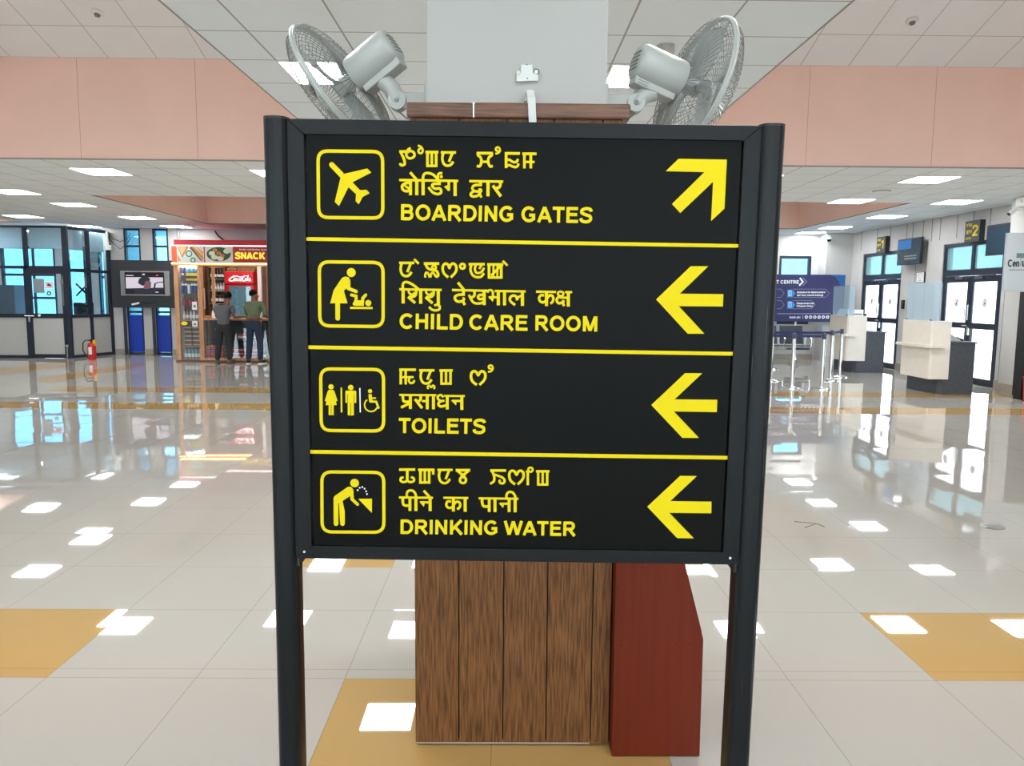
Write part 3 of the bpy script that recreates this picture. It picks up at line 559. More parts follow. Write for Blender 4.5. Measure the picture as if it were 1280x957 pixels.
H_d = [('l', 36, [(114, 588), (656, 595)]), ('l', 36, [(818, 593), (1217, 598)]), ('c', 44, [(178, 590), (175, 660), (197, 712), (290, 718)]), ('l', VB, [(288, 590), (288, 805)]), ('l', 50, [(383, 590), (383, 805)]), ('c', 40, [(245, 592), (238, 540), (252, 495), (295, 477), (345, 490), (378, 540), (385, 592)]),
 ('p', 0, [(438, 655), (515, 652), (520, 700), (508, 738)]), ('l', 38, [(455, 664), (610, 668)]), ('l', 50, [(610, 595), (610, 806)]), ('l', 42, [(508, 480), (618, 600)]),
 ('l', VB, [(980, 595), (980, 812)]), ('c', 40, [(945, 655), (892, 652), (866, 698), (886, 743), (930, 755), (978, 735)]), ('c', 40, [(985, 705), (1030, 658), (1075, 667), (1089, 715), (1070, 755), (1038, 775)]), ('l', 50, [(1168, 597), (1168, 815)])]
I_m = [('l', 42, [(291, 160), (544, 160)]), ('c', 40, [(315, 160), (345, 220), (357, 280), (345, 335), (290, 372)]), ('c', 38, [(345, 222), (420, 245), (490, 275), (520, 320), (500, 362), (455, 360), (438, 330), (455, 312)])]+sh(HEART(0, 0), 227, -75)+[('l', 40, [(890, 180), (890, 393)]), ('o', 34, [(932, 147), (36, 0)]), ('l', 32, [(856, 176), (900, 176)])]+BOX3(1021, 173)
I_d = [('l', 36, [(108, 603), (740, 610)]), ('c', 44, [(165, 606), (163, 668), (188, 728), (275, 732)]), ('l', 46, [(275, 605), (275, 820)]), ('l', VB, [(367, 605), (367, 820)]), ('p', 0, [(428, 680), (500, 668), (508, 715), (496, 758)]), ('l', 38, [(445, 688), (592, 690)]), ('l', VB, [(592, 608), (592, 820)]), ('l', 50, [(688, 610), (688, 824)]), ('c', 40, [(555, 607), (549, 560), (570, 515), (605, 500), (650, 513), (684, 560), (692, 607)])]
K = 12.76
TL = {'A': tile(490, 180, K), 'B': tile(580, 180, K), 'C': tile(490, 315, K), 'D': tile(560, 315, K), 'E': tile(630, 315, K), 'F': tile(490, 450, K), 'G': tile(560, 445, K), 'H': tile(490, 575, K), 'I': tile(590, 575, K)}
def lettering(parts, words=(), name='lettering'):
    fl = Flat(SP)
    for t, d in parts: glyphs(fl, TL[t], K, d)
    for txt, bl, br, h in words:
        o = S(*bl); r = S(*br); up = S(bl[0]+.012*h, bl[1]-h); fl.text(txt, o, (r[0]-o[0], r[1]-o[1]), (up[0]-o[0], up[1]-o[1]), .205)
    return fl.build(name, YEL, sign, False)
lettering([('A', A_m)]); lettering([('B', B_m)]); lettering([('A', A_d)]); lettering([('B', B_d)])
lettering([('C', C_m), ('D', D_m)]); lettering([('C', C_d)]); lettering([('D', D_d)]); lettering([('E', E_d)])
lettering([('F', F_m)]); lettering([('G', G_m)]); lettering([('F', F_d)])
lettering([('H', H_m)]); lettering([('I', I_m)]); lettering([('H', H_d[:1]+H_d[2:10])]); lettering([('H', H_d[1:2]+H_d[10:])]); lettering([('I', I_d)])
for wd in (('BOARDING', (500.7, 275.0), (642.3, 277.4), 19.8), ('GATES', (652, 277.5), (739.6, 278.9), 19.6), ('CHILD', (500, 410.7), (578.2, 411.7), 19.2), ('CARE', (587, 411.9), (659.1, 413), 19.1), ('ROOM', (668.5, 412.9), (747, 414.2), 19),
 ('TOILETS', (499.1, 540.7), (606.3, 541.9), 18.7), ('DRINKING', (500.2, 666.6), (622.5, 667.9), 17.9), ('WATER', (631, 668.1), (718.8, 669.2), 17.8)): lettering([], [wd])
for a, b, wd in (((373.6, 298.4), (932.8, 307.4), 4.4), ((377.5, 433.6), (924.3, 442), 4.6), ((379.5, 564), (917, 571.7), 4.8)):
    fl = Flat(SP); fl.stroke([S(*a), S(*b)], wd*SCALE); fl.build('divider_line', YEL, sign, False)
for (ox, oy, k), P in (((820, 140, 5.983), [(168, 350), (528, 357), (510, 722), (410, 815), (425, 522), (180, 755), (118, 688), (360, 450), (72, 443)]),
 ((800, 320, 7.362), [(147, 398), (465, 93), (627, 93), (365, 345), (765, 350), (760, 463), (355, 460), (590, 713), (437, 713)]),
 ((800, 455, 7.362), [(103, 374), (412, 82), (571, 82), (317, 322), (709, 326), (704, 439), (310, 433), (540, 676), (388, 676)]),
 ((800, 570, 7.362), [(65, 462), (368, 178), (522, 180), (277, 410), (656, 415), (654, 522), (268, 518), (493, 752), (340, 750)])):
    T = tile(ox, oy, k); fl = Flat(SP); fl.poly([T(*p) for p in P]); fl.build('arrow', YEL, sign, False)
KI = 9.57
def rr(cs, r, n=6):
    """rounded loop through four corners"""
    out = []
    for i in range(4):
        p = Vector(cs[i]); a = (Vector(cs[i-1])-p).normalized(); b = (Vector(cs[(i+1) % 4])-p).normalized(); s, e = p+a*r, p+b*r
        for k in range(n+1):
            t = k/n; out.append(tuple((s*(1-t)+p*t)*(1-t)+(p*(1-t)+e*t)*t))
    return out
def picto(oy, cs, draw):
    T = tile(390, oy, KI); fl = Flat(SP)
    fl.stroke([T(*p) for p in rr(cs, 118)], 39/KI*SCALE, closed=True); k = SCALE/KI
    poly = lambda p, m=0: fl.poly([T(*q) for q in p], m); st = lambda p, w_, m=0: fl.stroke([T(*q) for q in p], w_*k, m); disc = lambda x, y, r, m=0: fl.disc(T(x, y), r*k, m)
    draw(fl, T, k, poly, st, disc); fl.build('pictogram', YEL+[M['paper']], sign, False)
def d_plane(fl, T, k, poly, st, disc):
    disc(240, 250, 31); poly([(262, 228), (384, 352), (345, 405), (218, 272)]); poly([(384, 358), (662, 293), (712, 342), (487, 458), (440, 515), (326, 742), (275, 692), (345, 400)])
    poly([(487, 458), (578, 553), (655, 548), (692, 590), (608, 634), (562, 722), (524, 684), (530, 602), (440, 515)])
def d_care(fl, T, k, poly, st, disc):
    disc(472, 244, 53); poly([(400, 292), (440, 300), (460, 335), (462, 430), (425, 425), (384, 460), (400, 520), (428, 612), (220, 612), (262, 455), (340, 340), (365, 305)])
    st([(442, 350), (440, 435), (530, 470)], 40); disc(530, 470, 20); st([(310, 600), (310, 790)], 56); disc(310, 790, 28)
    st([(475, 512), (530, 525), (530, 590)], 36); disc(475, 512, 18); poly([(510, 575), (625, 575), (622, 642), (505, 642), (488, 620)]); st([(608, 600), (610, 550), (645, 512)], 36); disc(645, 512, 18); disc(676, 608, 36); st([(458, 666), (728, 668)], 26, 0)
def d_wc(fl, T, k, poly, st, disc):
    disc(231, 318, 32); poly([(200, 355), (262, 355), (272, 400), (298, 535), (166, 535), (192, 400)]); st([(205, 368), (165, 488)], 24); st([(258, 368), (297, 488)], 24); st([(216, 530), (216, 655)], 28); st([(249, 530), (249, 655)], 28)
    st([(354, 325), (356, 622)], 20); disc(466, 325, 33); poly([(402, 372), (412, 362), (520, 362), (532, 372), (532, 508), (510, 508), (508, 405), (503, 405), (503, 655), (470, 660), (468, 510), (462, 510), (462, 660), (430, 655), (430, 405), (424, 405), (424, 508), (402, 508)])
    st([(575, 330), (580, 622)], 14, 2); disc(697, 368, 25); st([(697, 405), (705, 490)], 40); st([(715, 452), (768, 452)], 20); st([(690, 492), (770, 494), (802, 578)], 26)
    c = T(708, 535); fl.arc(c, 78*k, 18*k, 0, a0=125, a1=340)
def d_water(fl, T, k, poly, st, disc):
    disc(512, 222, 53); poly([(440, 265), (475, 270), (498, 305), (500, 395), (462, 415), (460, 375), (368, 435), (395, 560), (395, 700), (340, 710), (325, 460), (318, 460), (318, 710), (262, 710), (260, 400), (275, 375), (420, 275)])
    disc(290, 708, 28); disc(367, 708, 27); st([(482, 385), (482, 415), (548, 476)], 38); disc(548, 476, 19); poly([(555, 410), (720, 408), (718, 578)])
    for x, y in ((549, 306), (573, 278), (604, 270), (632, 289), (650, 320), (660, 353)): disc(x, y, 11, 2)
picto(180, [(75, 84), (846, 92), (850, 886), (82, 878)], d_plane); picto(315, [(90, 115), (852, 125), (853, 890), (97, 880)], d_care)
picto(450, [(106, 102), (857, 110), (859, 845), (114, 838)], d_wc); picto(580, [(120, 88), (860, 95), (862, 810), (124, 805)], d_water)

# ================================================================== column, boarding, things around it
col = thing('column', 'square white column boarded in brown wood to head height, behind the direction sign', 'column', (.03, 2.85, 0))
box('shaft', M['colwhite'], (-.2575, .322, 2.56, 3.14, .02, CZ-.002), col)
CX = [-.30, -.15, .001, .149, .302, .366]
def planks(name, horizontal_mat=None):
    mb = MB(); z0, z1 = .014, 2.0925
    for i, (a, b) in enumerate(zip(CX[:-1], CX[1:])):                       # front boards
        mb.box(a+.0020, b-.0020, 2.48, 2.495, z0, z1, 0)
        mb.box(a+.0012, b-.0012, 3.205, 3.22, z0, z1, 0)
    ys = [2.496, 2.64, 2.79, 2.94, 3.09, 3.204]
    for a, b in zip(ys[:-1], ys[1:]):
        for X in (-.30, .351): mb.box(X, X+.015, a+.001, b-.001, z0, z1, 0)
    mb.box(-.284, .35, 2.4955, 2.53, z0+.005, z1-.002, 1)
    mb.box(-.284, -.26, 2.53, 3.2, z0+.005, z1-.002, 1); mb.box(.324, .35, 2.53, 3.2, z0+.005, z1-.002, 1)
    return mb.build(name, [M['wood'], M['gap']], col)
planks('wood_boarding')
MB().box(-.313, -.1065, 2.466, 2.545, 2.0935, 2.139).build('top_rail', M['wood2'], col, bevel=.006)
MB().box(-.1015, .387, 2.466, 2.545, 2.0935, 2.140).build('top_rail', M['wood2'], col, bevel=.006)
for a, b in ((-.313, -.273), (.347, .387)): MB().box(a, b, 2.5455, 3.25, 2.0935, 2.139).build('top_rail', M['wood2'], col, bevel=.006)
box('plinth', M['floor_y'], (-.262, .345, 2.50, 3.2, .0005, .0195), col)
box('joint_filler', M['paper'], (-.1063, -.1017, 2.4665, 2.545, 2.0945, 2.139), col)
MB().box(-.296, .30, 2.484, 2.5, .006, .0135).build('torn_base_strip', C('torn_strip', 170, 160, 150), col)
# bare mounting plate and cable duct on the column face
jb = thing('mounting_plate', 'small bare white mounting plate high on the column face', 'plate', (.066, 2.56, 2.25))
def cxz(px, py): p = atY(px, py, 2.556); return (p.x, p.z)
out = [cxz(*p) for p in ((645.5, 102.5), (645.5, 92.5), (651, 92), (651, 81.5), (665.5, 81.5), (666, 92), (672.5, 92.5), (672.5, 101.5))]
MB().prism([(x, 2.548, z) for x, z in out], (0, .012, 0)).build('plate', C('plate_white', 215, 217, 214), jb, bevel=.001)
for px, py in ((648, 92), (670, 91)):
    x, z = cxz(px, py); MB().cyl((x, 2.545, z), (x, 2.56, z), .0065, n=18).build('screw_boss', C('plate_white', 215, 217, 214), jb)
for px, py in ((658.6, 81.7), (659, 99)):
    x, z = cxz(px, py); MB().cyl((x, 2.5465, z), (x, 2.549, z), .002).build('screw', M['black'], jb)
x, z = cxz(670.5, 90.5); MB().tube([(x+.008*math.cos(t*.35), 2.546, z+.008*math.sin(t*.35)) for t in range(-4, 11)], .0014, 6).build('wire_loop', M['black'], jb, smooth=True)
duct = thing('cable_duct', 'light grey plastic cable duct coming over the top wood rail', 'cable duct', (.075, 2.43, 2.05))
a = cxz(664, 113); mb = MB()
pth = [(.0735, 2.552, 2.185), (.0745, 2.535, 2.196), (.0755, 2.50, 2.19), (.077, 2.434, 2.155), (.082, 2.432, 2.06)]
def strip(path, wd, th):
    m_ = MB(); rows = []
    for i, p in enumerate(path):
        p = Vector(p); t = (Vector(path[min(i+1, len(path)-1)])-Vector(path[max(i-1, 0)])).normalized(); n = t.cross(Vector((1, 0, 0))).normalized()
        rows.append([m_.pt(p+Vector((sx*wd/2, 0, 0))+n*(sn*th/2)) for sx, sn in ((-1, -1), (1, -1), (1, 1), (-1, 1))])
    for r0, r1 in zip(rows, rows[1:]):
        for k in range(4): m_.face((r0[k], r0[(k+1) % 4], r1[(k+1) % 4], r1[k]))
    m_.face(rows[0][::-1]); m_.face(rows[-1]); return m_
strip([(.070, 2.5535, 2.150), (.0705, 2.553, 2.178), (.071, 2.545, 2.192), (.073, 2.50, 2.182), (.0765, 2.460, 2.150), (.079, 2.4595, 2.10), (.0835, 2.468, 2.05)], .024, .010).build('duct', C('duct_grey', 206, 208, 206), duct, bevel=.002)
MB().tube([(.052, 2.548, 2.148), (.057, 2.545, 2.160), (.064, 2.543, 2.163)], .0016, 6).build('wire', M['black'], duct, smooth=True)
MB().tube([(.078, 2.543, 2.163), (.088, 2.545, 2.158), (.094, 2.548, 2.150)], .0012, 6).build('wire', M['black'], duct, smooth=True)

# red laminate desk seen from its side, beside the boarding
desk = thing('desk', 'narrow red-brown laminate desk with a sloping front edge beside the wood boarding', 'desk', (.52, 2.75, 0))
prof = [(.369, .003), (.666, .003), (.664, .416), (.594, .676), (.50, 1.03), (.369, 1.03)]
for Y in (2.42, 3.02):
    p = MB().prism([(x, Y, z) for x, z in prof], (0, .02, 0)).build('side_panel', M['red'], desk, bevel=.001)
    if Y < 2.5:
        for px, py in ((777, 806), (823, 804), (844, 804), (862, 804), (772, 735), (804, 709)):
            q = atY(px, py, 2.419); MB().cyl((q.x, 2.4185, q.z), (q.x, 2.4205, q.z), .0022, n=10).build('screw_hole', M['gap'], p)
box('back_panel', M['red'], (.369, .385, 2.44, 3.02, .003, 1.03), desk); box('shelf', M['red'], (.385, .655, 2.44, 3.02, .39, .41), desk); box('bottom_panel', M['red'], (.385, .655, 2.44, 3.02, .04, .058), desk)
MB().prism([(.664, 2.44, .43), (.505, 2.44, 1.012), (.487, 2.44, 1.012), (.646, 2.44, .43)], (0, .58, 0)).build('front_panel', M['red'], desk)

# ---- two wall fans
def wall_fan(label, hub, n, side):
    """hub: centre of the guard; n: facing direction; side -1 left / +1 right of the column"""
    n = Vector(n).normalized(); hub = Vector(hub)
    t = thing('wall_fan', label, 'fan', (side*.30+.03, 2.72, 2.2)); R = .235
    u = n.cross(Vector((0, 1, 0))).normalized(); v = n.cross(u)
    P = lambda r, a, h: hub+u*(r*math.cos(a))+v*(r*math.sin(a))+n*h
    MB().tube([P(R, 2*PI*k/48, .0) for k in range(48)], .0045, 6, closed=True).tube([P(R, 2*PI*k/48, .012) for k in range(48)], .0045, 6, closed=True).tube([P(R+.003, 2*PI*k/48, .006) for k in range(48)], .006, 6, closed=True).build('guard_ring', M['fan'], t, smooth=True)
    fg = MB(); rg = MB(); W = 66
    for k in range(W):
        a = 2*PI*k/W
        fg.tube([P(r, a+tw, h) for r, h, tw in ((.234, .012, 0), (.228, .038, .02), (.19, .066, .06), (.125, .082, .10), (.045, .086, .14))], .0013, 4)
        rg.tube([P(r, a, h) for r, h in ((.234, 0), (.228, -.018), (.195, -.036), (.13, -.046), (.055, -.05))], .0013, 4)
    for r, h in ((.207, .055), (.145, .078)): fg.tube([P(r, 2*PI*k/40, h) for k in range(40)], .0012, 4, closed=True)
    for r, h in ((.21, -.029), (.15, -.044)): rg.tube([P(r, 2*PI*k/40, h) for k in range(40)], .0012, 4, closed=True)
    fg.build('front_guard', M['fan_wire'], t); rg.build('rear_guard', M['fan_wire'], t)
    MB().lathe([(.048, .080), (.05, .086), (.046, .092), (.02, .095)], hub, 24, n).build('badge', M['fan'], t, smooth=True)
    MB().lathe([(.028, -.045), (.03, .02), (.024, .03), (.008, .036)], hub, 20, n).build('hub', M['fan_blade'], t, smooth=True)
    for b in range(3):
        mb = MB(); rows = []
        for i in range(8):
            r = .026+.182*i/7; wd = .55+.35*math.sin(PI*min(1, i/6)); row = []
            for j in range(7):
                s_ = j/6-.5; row.append(mb.pt(P(r, 2*PI*b/3+s_*wd*1.25, .03*s_+.004)))
            rows.append(row)
        for i in range(7):
            for j in range(6): mb.face((rows[i][j], rows[i][j+1], rows[i+1][j+1], rows[i+1][j]))
        o = mb.build('blade', M['fan_blade'], t, smooth=True); so = o.modifiers.new('thickness', 'SOLIDIFY'); so.thickness = .0025
    mot = MB().lathe([(.052, -.050), (.063, -.053), (.066, -.062), (.065, -.205), (.061, -.219), (.052, -.227), (.03, -.229)], hub, 28, n).build('motor', M['fan'], t, smooth=True)
    vt = MB()
    for k in range(5): s_ = (k-2)*.014; vt.tube([hub-n*.2295+u*s_+v*.03, hub-n*.2295+u*s_-v*.03], .0022, 4)
    vt.build('vent', C('fan_dark', 110, 114, 112), mot)
    dn = (Vector((0, 0, -1))-n*(-n.z)).normalized()                          # down, square to the motor axis
    c0 = hub-n*.14+dn*.060
    bx = MB(); bx.T = Matrix((( *n, ), ( *dn, ), ( *n.cross(dn), ))).transposed().to_4x4(); bx.T.translation = c0
    bx.box(-.08, .075, -.012, .02, -.03, .03); cs = bx.build('switch_box', M['fan'], t, bevel=.004)
    sl = MB(); sl.T = bx.T
    for k in range(3): sl.box(-.07, -.03, -.006+.009*k-.0, -.0035+.009*k, -.0308, -.0302)
    sl.build('slot', C('fan_dark', 110, 114, 112), cs)
    piv = Vector((side*.405+.033, 2.70, 2.195)); w0 = Vector((side*.290+.033, 2.70, 2.20))
    MB().tube([c0+dn*.01+n*.01, c0.lerp(piv, .55)+Vector((0, 0, .006)), piv], [.030, .030, .030], 14).build('neck', M['fan'], t, smooth=True)
    MB().cyl(piv+Vector((0, -.026, 0)), piv+Vector((0, .026, 0)), .03, n=24).build('pivot', M['fan'], t, smooth=True)
    MB().cyl(piv+Vector((0, -.030, 0)), piv+Vector((0, -.026, 0)), .008, n=12).build('bolt', C('fan_dark', 110, 114, 112), t)
    ar = MB(); ar.box(min(piv.x, w0.x), max(piv.x, w0.x), 2.682, 2.718, 2.172, 2.222); ar.build('arm', M['fan'], t, bevel=.004)
    xw = side*.2895+.0323; MB().box(min(xw, xw+side*.02), max(xw, xw+side*.02), 2.65, 2.75, 2.14, 2.25).build('wall_plate', M['fan'], t, bevel=.003)
    MB().tube([piv+Vector((0, -.01, -.03)), piv+Vector((-side*.03, 0, -.055)), w0+Vector((side*.02, 0, -.035))], .003, 6).build('cable', C('fan_dark', 110, 114, 112), t, smooth=True)
    return t
FL = atY(430, 108, 2.74); FRT = atY(866, 109, 2.74)
wall_fan('grey wall fan on the left side of the column, tilted down to the left', FL, (-.80, .26, -.54), -1)
wall_fan('grey wall fan on the right side of the column, tilted down to the right', FRT, (.92, .25, -.30), 1)

# ---- on the ceilings near the camera
def slope_z(y): return 4.37+(9.68-y)*(4.735-4.37)/1.12
def on_slope(px, py):
    d = ray(px, py); y = 9.0
    for _ in range(20): p = EYE+d*(y/d.y); y += (p.z-slope_z(y))*-.5*y/3
    return EYE+d*(y/d.y)
for (px, py), s in (((122, 15), 'white smoke detector on the sloping ceiling at upper left'), ((1140, 25), 'white smoke detector on the sloping ceiling at upper right')):
    p = on_slope(px, py); ax = Vector((0, -.31, -.95)); t = thing('smoke_detector', s, 'smoke detector', p)
    MB().lathe([(.068, 0), (.068, .02), (.055, .034)], p, 20, ax).build('base', M['lampframe'], t, smooth=True)
    MB().lathe([(.034, .034), (.028, .05), (.012, .056)], p, 20, ax).build('sensor_head', C('sensor_grey', 120, 116, 112), t, smooth=True)
p = atZ(832, 57, CZ)
dc = thing('dome_camera', 'grey dome camera hanging from the ceiling behind the right fan', 'security camera', p)
MB().lathe([(.058, 0), (.058, -.055), (.052, -.062)], p, 24).build('housing', C('cam_grey', 178, 172, 165), dc, smooth=True)
MB().ball(p+Vector((0, 0, -.062)), (.045, .045, .04), 18, 10).build('dome', C('cam_dome', 30, 36, 50, .1), dc, smooth=True)
p = atZ(1102, 238.5, CZ); sp_ = thing('ceiling_speaker', 'round white ceiling speaker left of the large right light panel', 'speaker', p)
MB().lathe([(.13, -.004), (.13, -.010), (.115, -.013)], p, 24).build('rim', C('speaker_rim', 150, 148, 144), sp_, smooth=True); MB().lathe([(.112, -.0131), (.05, -.0135)], p, 24).build('grille', M['lampframe'], sp_)
for x, s, a, b in ((-6.95, 'dark air grille in the left salmon ceiling recess', 15.6, 17.3), (6.85, 'dark air grille in the right salmon ceiling recess', 15.8, 17.5)):
    sg = 1 if x < 0 else -1; t = thing('air_vent', s, 'air vent', (x+sg*.01, (a+b)/2, 3.72)); z0, z1 = 3.72, 4.05
    MB().box(*sorted((x+sg*.002, x+sg*.012)), a, b, z0, z1).build('backing', C('vent_dark', 70, 66, 64), t)
    mb = MB()
    for k in range(5): z = z0+.03+.06*k; mb.box(*sorted((x+sg*.012, x+sg*.03)), a+.02, b-.02, z, z+.012)
    mb.build('slats', C('vent_slat', 150, 140, 132), t)

# ================================================================== left: glazed office
OYF = 18.2
off = thing('office_partition', 'navy framed glass office partition with grey lower panels at far left', 'partition', (-11.5, OYF, 0))
def dup_at(o, dx, dy, dz=0): return dup(o, o.location+Vector((dx, dy, dz)))
XA, XD0, XD1, XC = -16.28, -11.29, -10.42, -10.28          # front run: left end, door, corner
f = MB(); F0, F1 = OYF, OYF+.07
for x0, x1 in ((-11.29, -11.20), (-13.05, -12.98), (-14.9, -14.83)): f.box(x0, x1, F0, F1, 2.10, 3.06); f.box(x0-.02, x1-.02, F0, F1, .05, 2.10)
f.box(-10.38, -10.26, F0, F1, 0, 3.10)                      # corner post
f.box(XA, -10.38, F0, F1, 3.05, 3.10); f.box(XA, -10.38, F0, F1, 2.10, 2.17)
f.box(XA, -11.31, F0, F1, .96, 1.05); f.box(XA, -11.31, F0, F1, 0, .07)
f.box(-11.20, -10.38, F0, F1, 2.155, 2.17)
SB = Vector((-9.95, 19.58, 0)); SA = Vector((-10.30, 18.2, 0)); SD = (SB-SA); SL_ = SD.length; ang = math.atan2(SD.y, SD.x)
side = Matrix.Translation(SA) @ Matrix.Rotation(ang, 4, 'Z')
f.T = side; sm = SL_*.50
for a, b in ((sm-.04, sm+.04), (SL_-.08, SL_)): f.box(a, b, 0, .07, 0, 3.06)
for a, b in ((.05, sm-.04), (sm+.04, SL_-.08)):
    f.box(a, b, 0, .07, 3.03, 3.10); f.box(a, b, 0, .07, 2.04, 2.11); f.box(a, b, 0, .07, .96, 1.03); f.box(a, b, 0, .07, 0, .07)
f.T = None
f.build('frame', M['navy'], off)
bl_ = C('office_pale', 240, 244, 244, .8)  # pale sheets filling the band behind the upper panes
for a, b in ((-14.83, -13.05), (-12.98, -11.31), (-11.20, -10.40)): box('pale_panel', bl_, (a, b, F1+.05, F1+.06, 2.58, 3.06), off)
for a, b in ((.06, sm-.05), (sm+.05, SL_-.09)):
    mb = MB(); mb.T = side; mb.box(a, b, .12, .13, 2.56, 3.04); mb.build('pale_panel', bl_, off)
gl = [(XA, -14.9), (-14.83, -13.05), (-12.98, -11.31)]
for a, b in gl:
    box('pane', M['officeglass'], (a, b, F0+.03, F0+.036, 2.17, 3.05), off); box('pane', M['officeglass'], (a, b, F0+.03, F0+.036, 1.05, 2.10), off)
    box('lower_panel', M['panelgrey'], (a, b, F0+.02, F0+.04, .07, .96), off)
box('pane', M['officeglass'], (-11.20, -10.38, F0+.03, F0+.036, 2.17, 3.05), off)
for a, b in ((.05, sm-.04), (sm+.04, SL_-.08)):
    for z0, z1, nm, mt in ((2.11, 3.03, 'pane', 'officeglass'), (1.03, 2.04, 'pane', 'officeglass'), (.07, .96, 'lower_panel', 'panelgrey')):
        mb = MB(); mb.T = side; mb.box(a, b, .03, .036, z0, z1); mb.build(nm, M[mt], off)
d_ = MB(); y0, y1 = F0-.012, F0+.05
d_.box(-11.285, -11.145, y0, y1, .012, 2.10); d_.box(-10.43, -10.385, y0, y1, .012, 2.10); d_.box(-11.145, -10.43, y0, y1, 1.99, 2.10); d_.box(-11.145, -10.43, y0, y1, .95, 1.06); d_.box(-11.145, -10.43, y0, y1, .012, .10)
dr = d_.build('door', M['navy'], off)
box('door_pane', M['officeglass'], (-11.145, -10.43, F0+.01, F0+.016, 1.06, 1.99), dr); box('door_panel', M['panelgrey'], (-11.145, -10.43, F0, F0+.03, .10, .95), dr)
MB().cyl((-11.22, y0, 1.0), (-11.22, y0-.06, 1.0), .012).cyl((-11.30, y0-.05, 1.0), (-11.07, y0-.05, 1.0), .013).box(-11.245, -11.195, y0-.012, y0, .86, .98).build('door_handle', M['steel'], dr)
MB().cyl((-10.98, y0, 1.015), (-10.98, y0-.02, 1.015), .03, n=14).build('lock', M['paper'], dr)
MB().box(-10.40, -10.375, y0-.02, y0, 1.25, 1.95).box(-10.43, -10.36, y0-.03, y0, 1.75, 1.86).build('pull_bar', M['steel'], dr)
MB().box(-10.38, -10.345, y0-.03, y0, .03, .30).box(-10.41, -10.33, y0-.02, y0, .28, .33).build('floor_bolt', M['steel'], dr)
# things seen on and through the office glass
def notice(name, label, cat, x0, x1, z0, z1, Y, m, th=.004, group=None):
    o = MB().box(x0, x1, Y-th, Y, z0, z1).build(name, m, loc=((x0+x1)/2, Y, z0)); return tag(o, label, cat, group)
YP = F0+.009
p0, p1 = atY(41, 348, YP), atY(56, 366, YP); notice('notice_board', 'grey notice sheet on the office door glass, beside the pink paper', 'notice', p0.x, p1.x, p1.z, p0.z, YP, C('notice_grey', 132, 138, 142))
p0, p1 = atY(56, 351.5, YP), atY(67, 360.5, YP); o = notice('paper_notice', 'pale pink paper with a dark mark on the office door glass', 'notice', p0.x, p1.x, p1.z, p0.z, YP, C('pink_paper', 232, 200, 205))
fl = Flat(lambda u, v, l: (u, YP-.004-l, v)); cx = (p0.x+p1.x)/2; cz = (p0.z+p1.z)/2; fl.poly([(cx-.05, cz-.02), (cx+.05, cz-.035), (cx+.04, cz+.01), (cx-.03, cz+.04)]); fl.build('mark', [C('dark_mark', 60, 50, 60)], o)
p0 = atY(61.3, 366.5, YP); o = tag(MB().cyl((p0.x, YP, p0.z), (p0.x, YP-.003, p0.z), .055, n=20).build('round_sticker', C('sticker_navy', 20, 40, 90), loc=(p0.x, YP, p0.z)), 'round navy sticker on the office door glass', 'sticker')
fl = Flat(lambda u, v, l: (p0.x+u, YP-.003-l, p0.z+v)); fl.disc((0, 0), .03); fl.build('centre', [M['paper']], o)
# inside the office
dk = thing('office_desk', 'dark office desk behind the glass left of the office door', 'desk', (-12.9, 19.6, 0))
MB().box(-14.6, -11.9, 19.3, 19.95, .72, .76).build('top', C('desk_dark', 56, 48, 46), dk); box('modesty_panel', C('desk_dark', 56, 48, 46), (-14.5, -12.0, 19.36, 19.38, .2, .72), dk)
for x in (-14.55, -12.0): box('leg', C('desk_dark', 56, 48, 46), (x, x+.05, 19.34, 19.92, 0, .72), dk)
for k, (x, w_, h_, c_) in enumerate(((-12.95, .34, .16, (70, 66, 74)), (-12.5, .30, .13, (88, 76, 80)), (-12.15, .22, .11, (140, 128, 130)), (-13.5, .4, .2, (60, 62, 70)))):
    mb = MB(); mb.ball((x, 19.6, .76+h_/2), (w_/2, .2, h_/2), 12, 6)
    tag(mb.build('bag', C('bag%d' % k, *c_), loc=(x, 19.6, .76), smooth=True), ('slumped dark bag on the office desk nearest the door post', 'brownish bag second from the door on the office desk', 'small greyish bag on the desk beside the office door post', 'slumped dark bag at the left end of the office desk')[(0, 1, 2, 3)[k]], 'bag')
mo = thing('monitor', 'dark computer monitor behind the office side glass', 'monitor', (-10.85, 19.9, .76))
MB().box(-11.12, -10.62, 19.88, 19.92, .88, 1.30).build('screen', M['black'], mo); MB().box(-10.93, -10.82, 19.9, 19.94, .76, .9).box(-11.0, -10.74, 19.82, 20.0, .76, .775).build('stand', M['black'], mo)
d2 = thing('office_desk', 'pale office desk under the monitor behind the side glass', 'desk', (-10.85, 20.1, 0))
MB().box(-11.4, -10.3, 19.75, 20.4, .72, .759).build('top', M['panelgrey'], d2)
for x in (-11.38, -10.36): box('leg', M['panelgrey'], (x, x+.04, 19.78, 20.36, 0, .72), d2)
cab = thing('filing_cabinet', 'dark steel cabinet at the far left inside the office', 'cabinet', (-14.0, 21.4, 0))
box('body', C('cabinet_blue', 74, 92, 108), (-14.4, -13.45, 21.2, 21.7, .02, 1.75), cab)
for x0, x1 in ((-14.38, -13.94), (-13.91, -13.47)): dd = box('door', C('cabinet_blue', 74, 92, 108), (x0, x1, 21.18, 21.2, .06, 1.72), cab); box('handle', M['steel'], (x1-.06 if x0 < -14 else x0+.04, x1-.04 if x0 < -14 else x0+.06, 21.16, 21.18, .85, 1.0), dd)
wc = thing('round_wall_fan', 'white round fan on the wall inside the office', 'fan', (-11.72, 21.98, 2.35))
pc = atY(118, 325, 21.9); R_ = .21
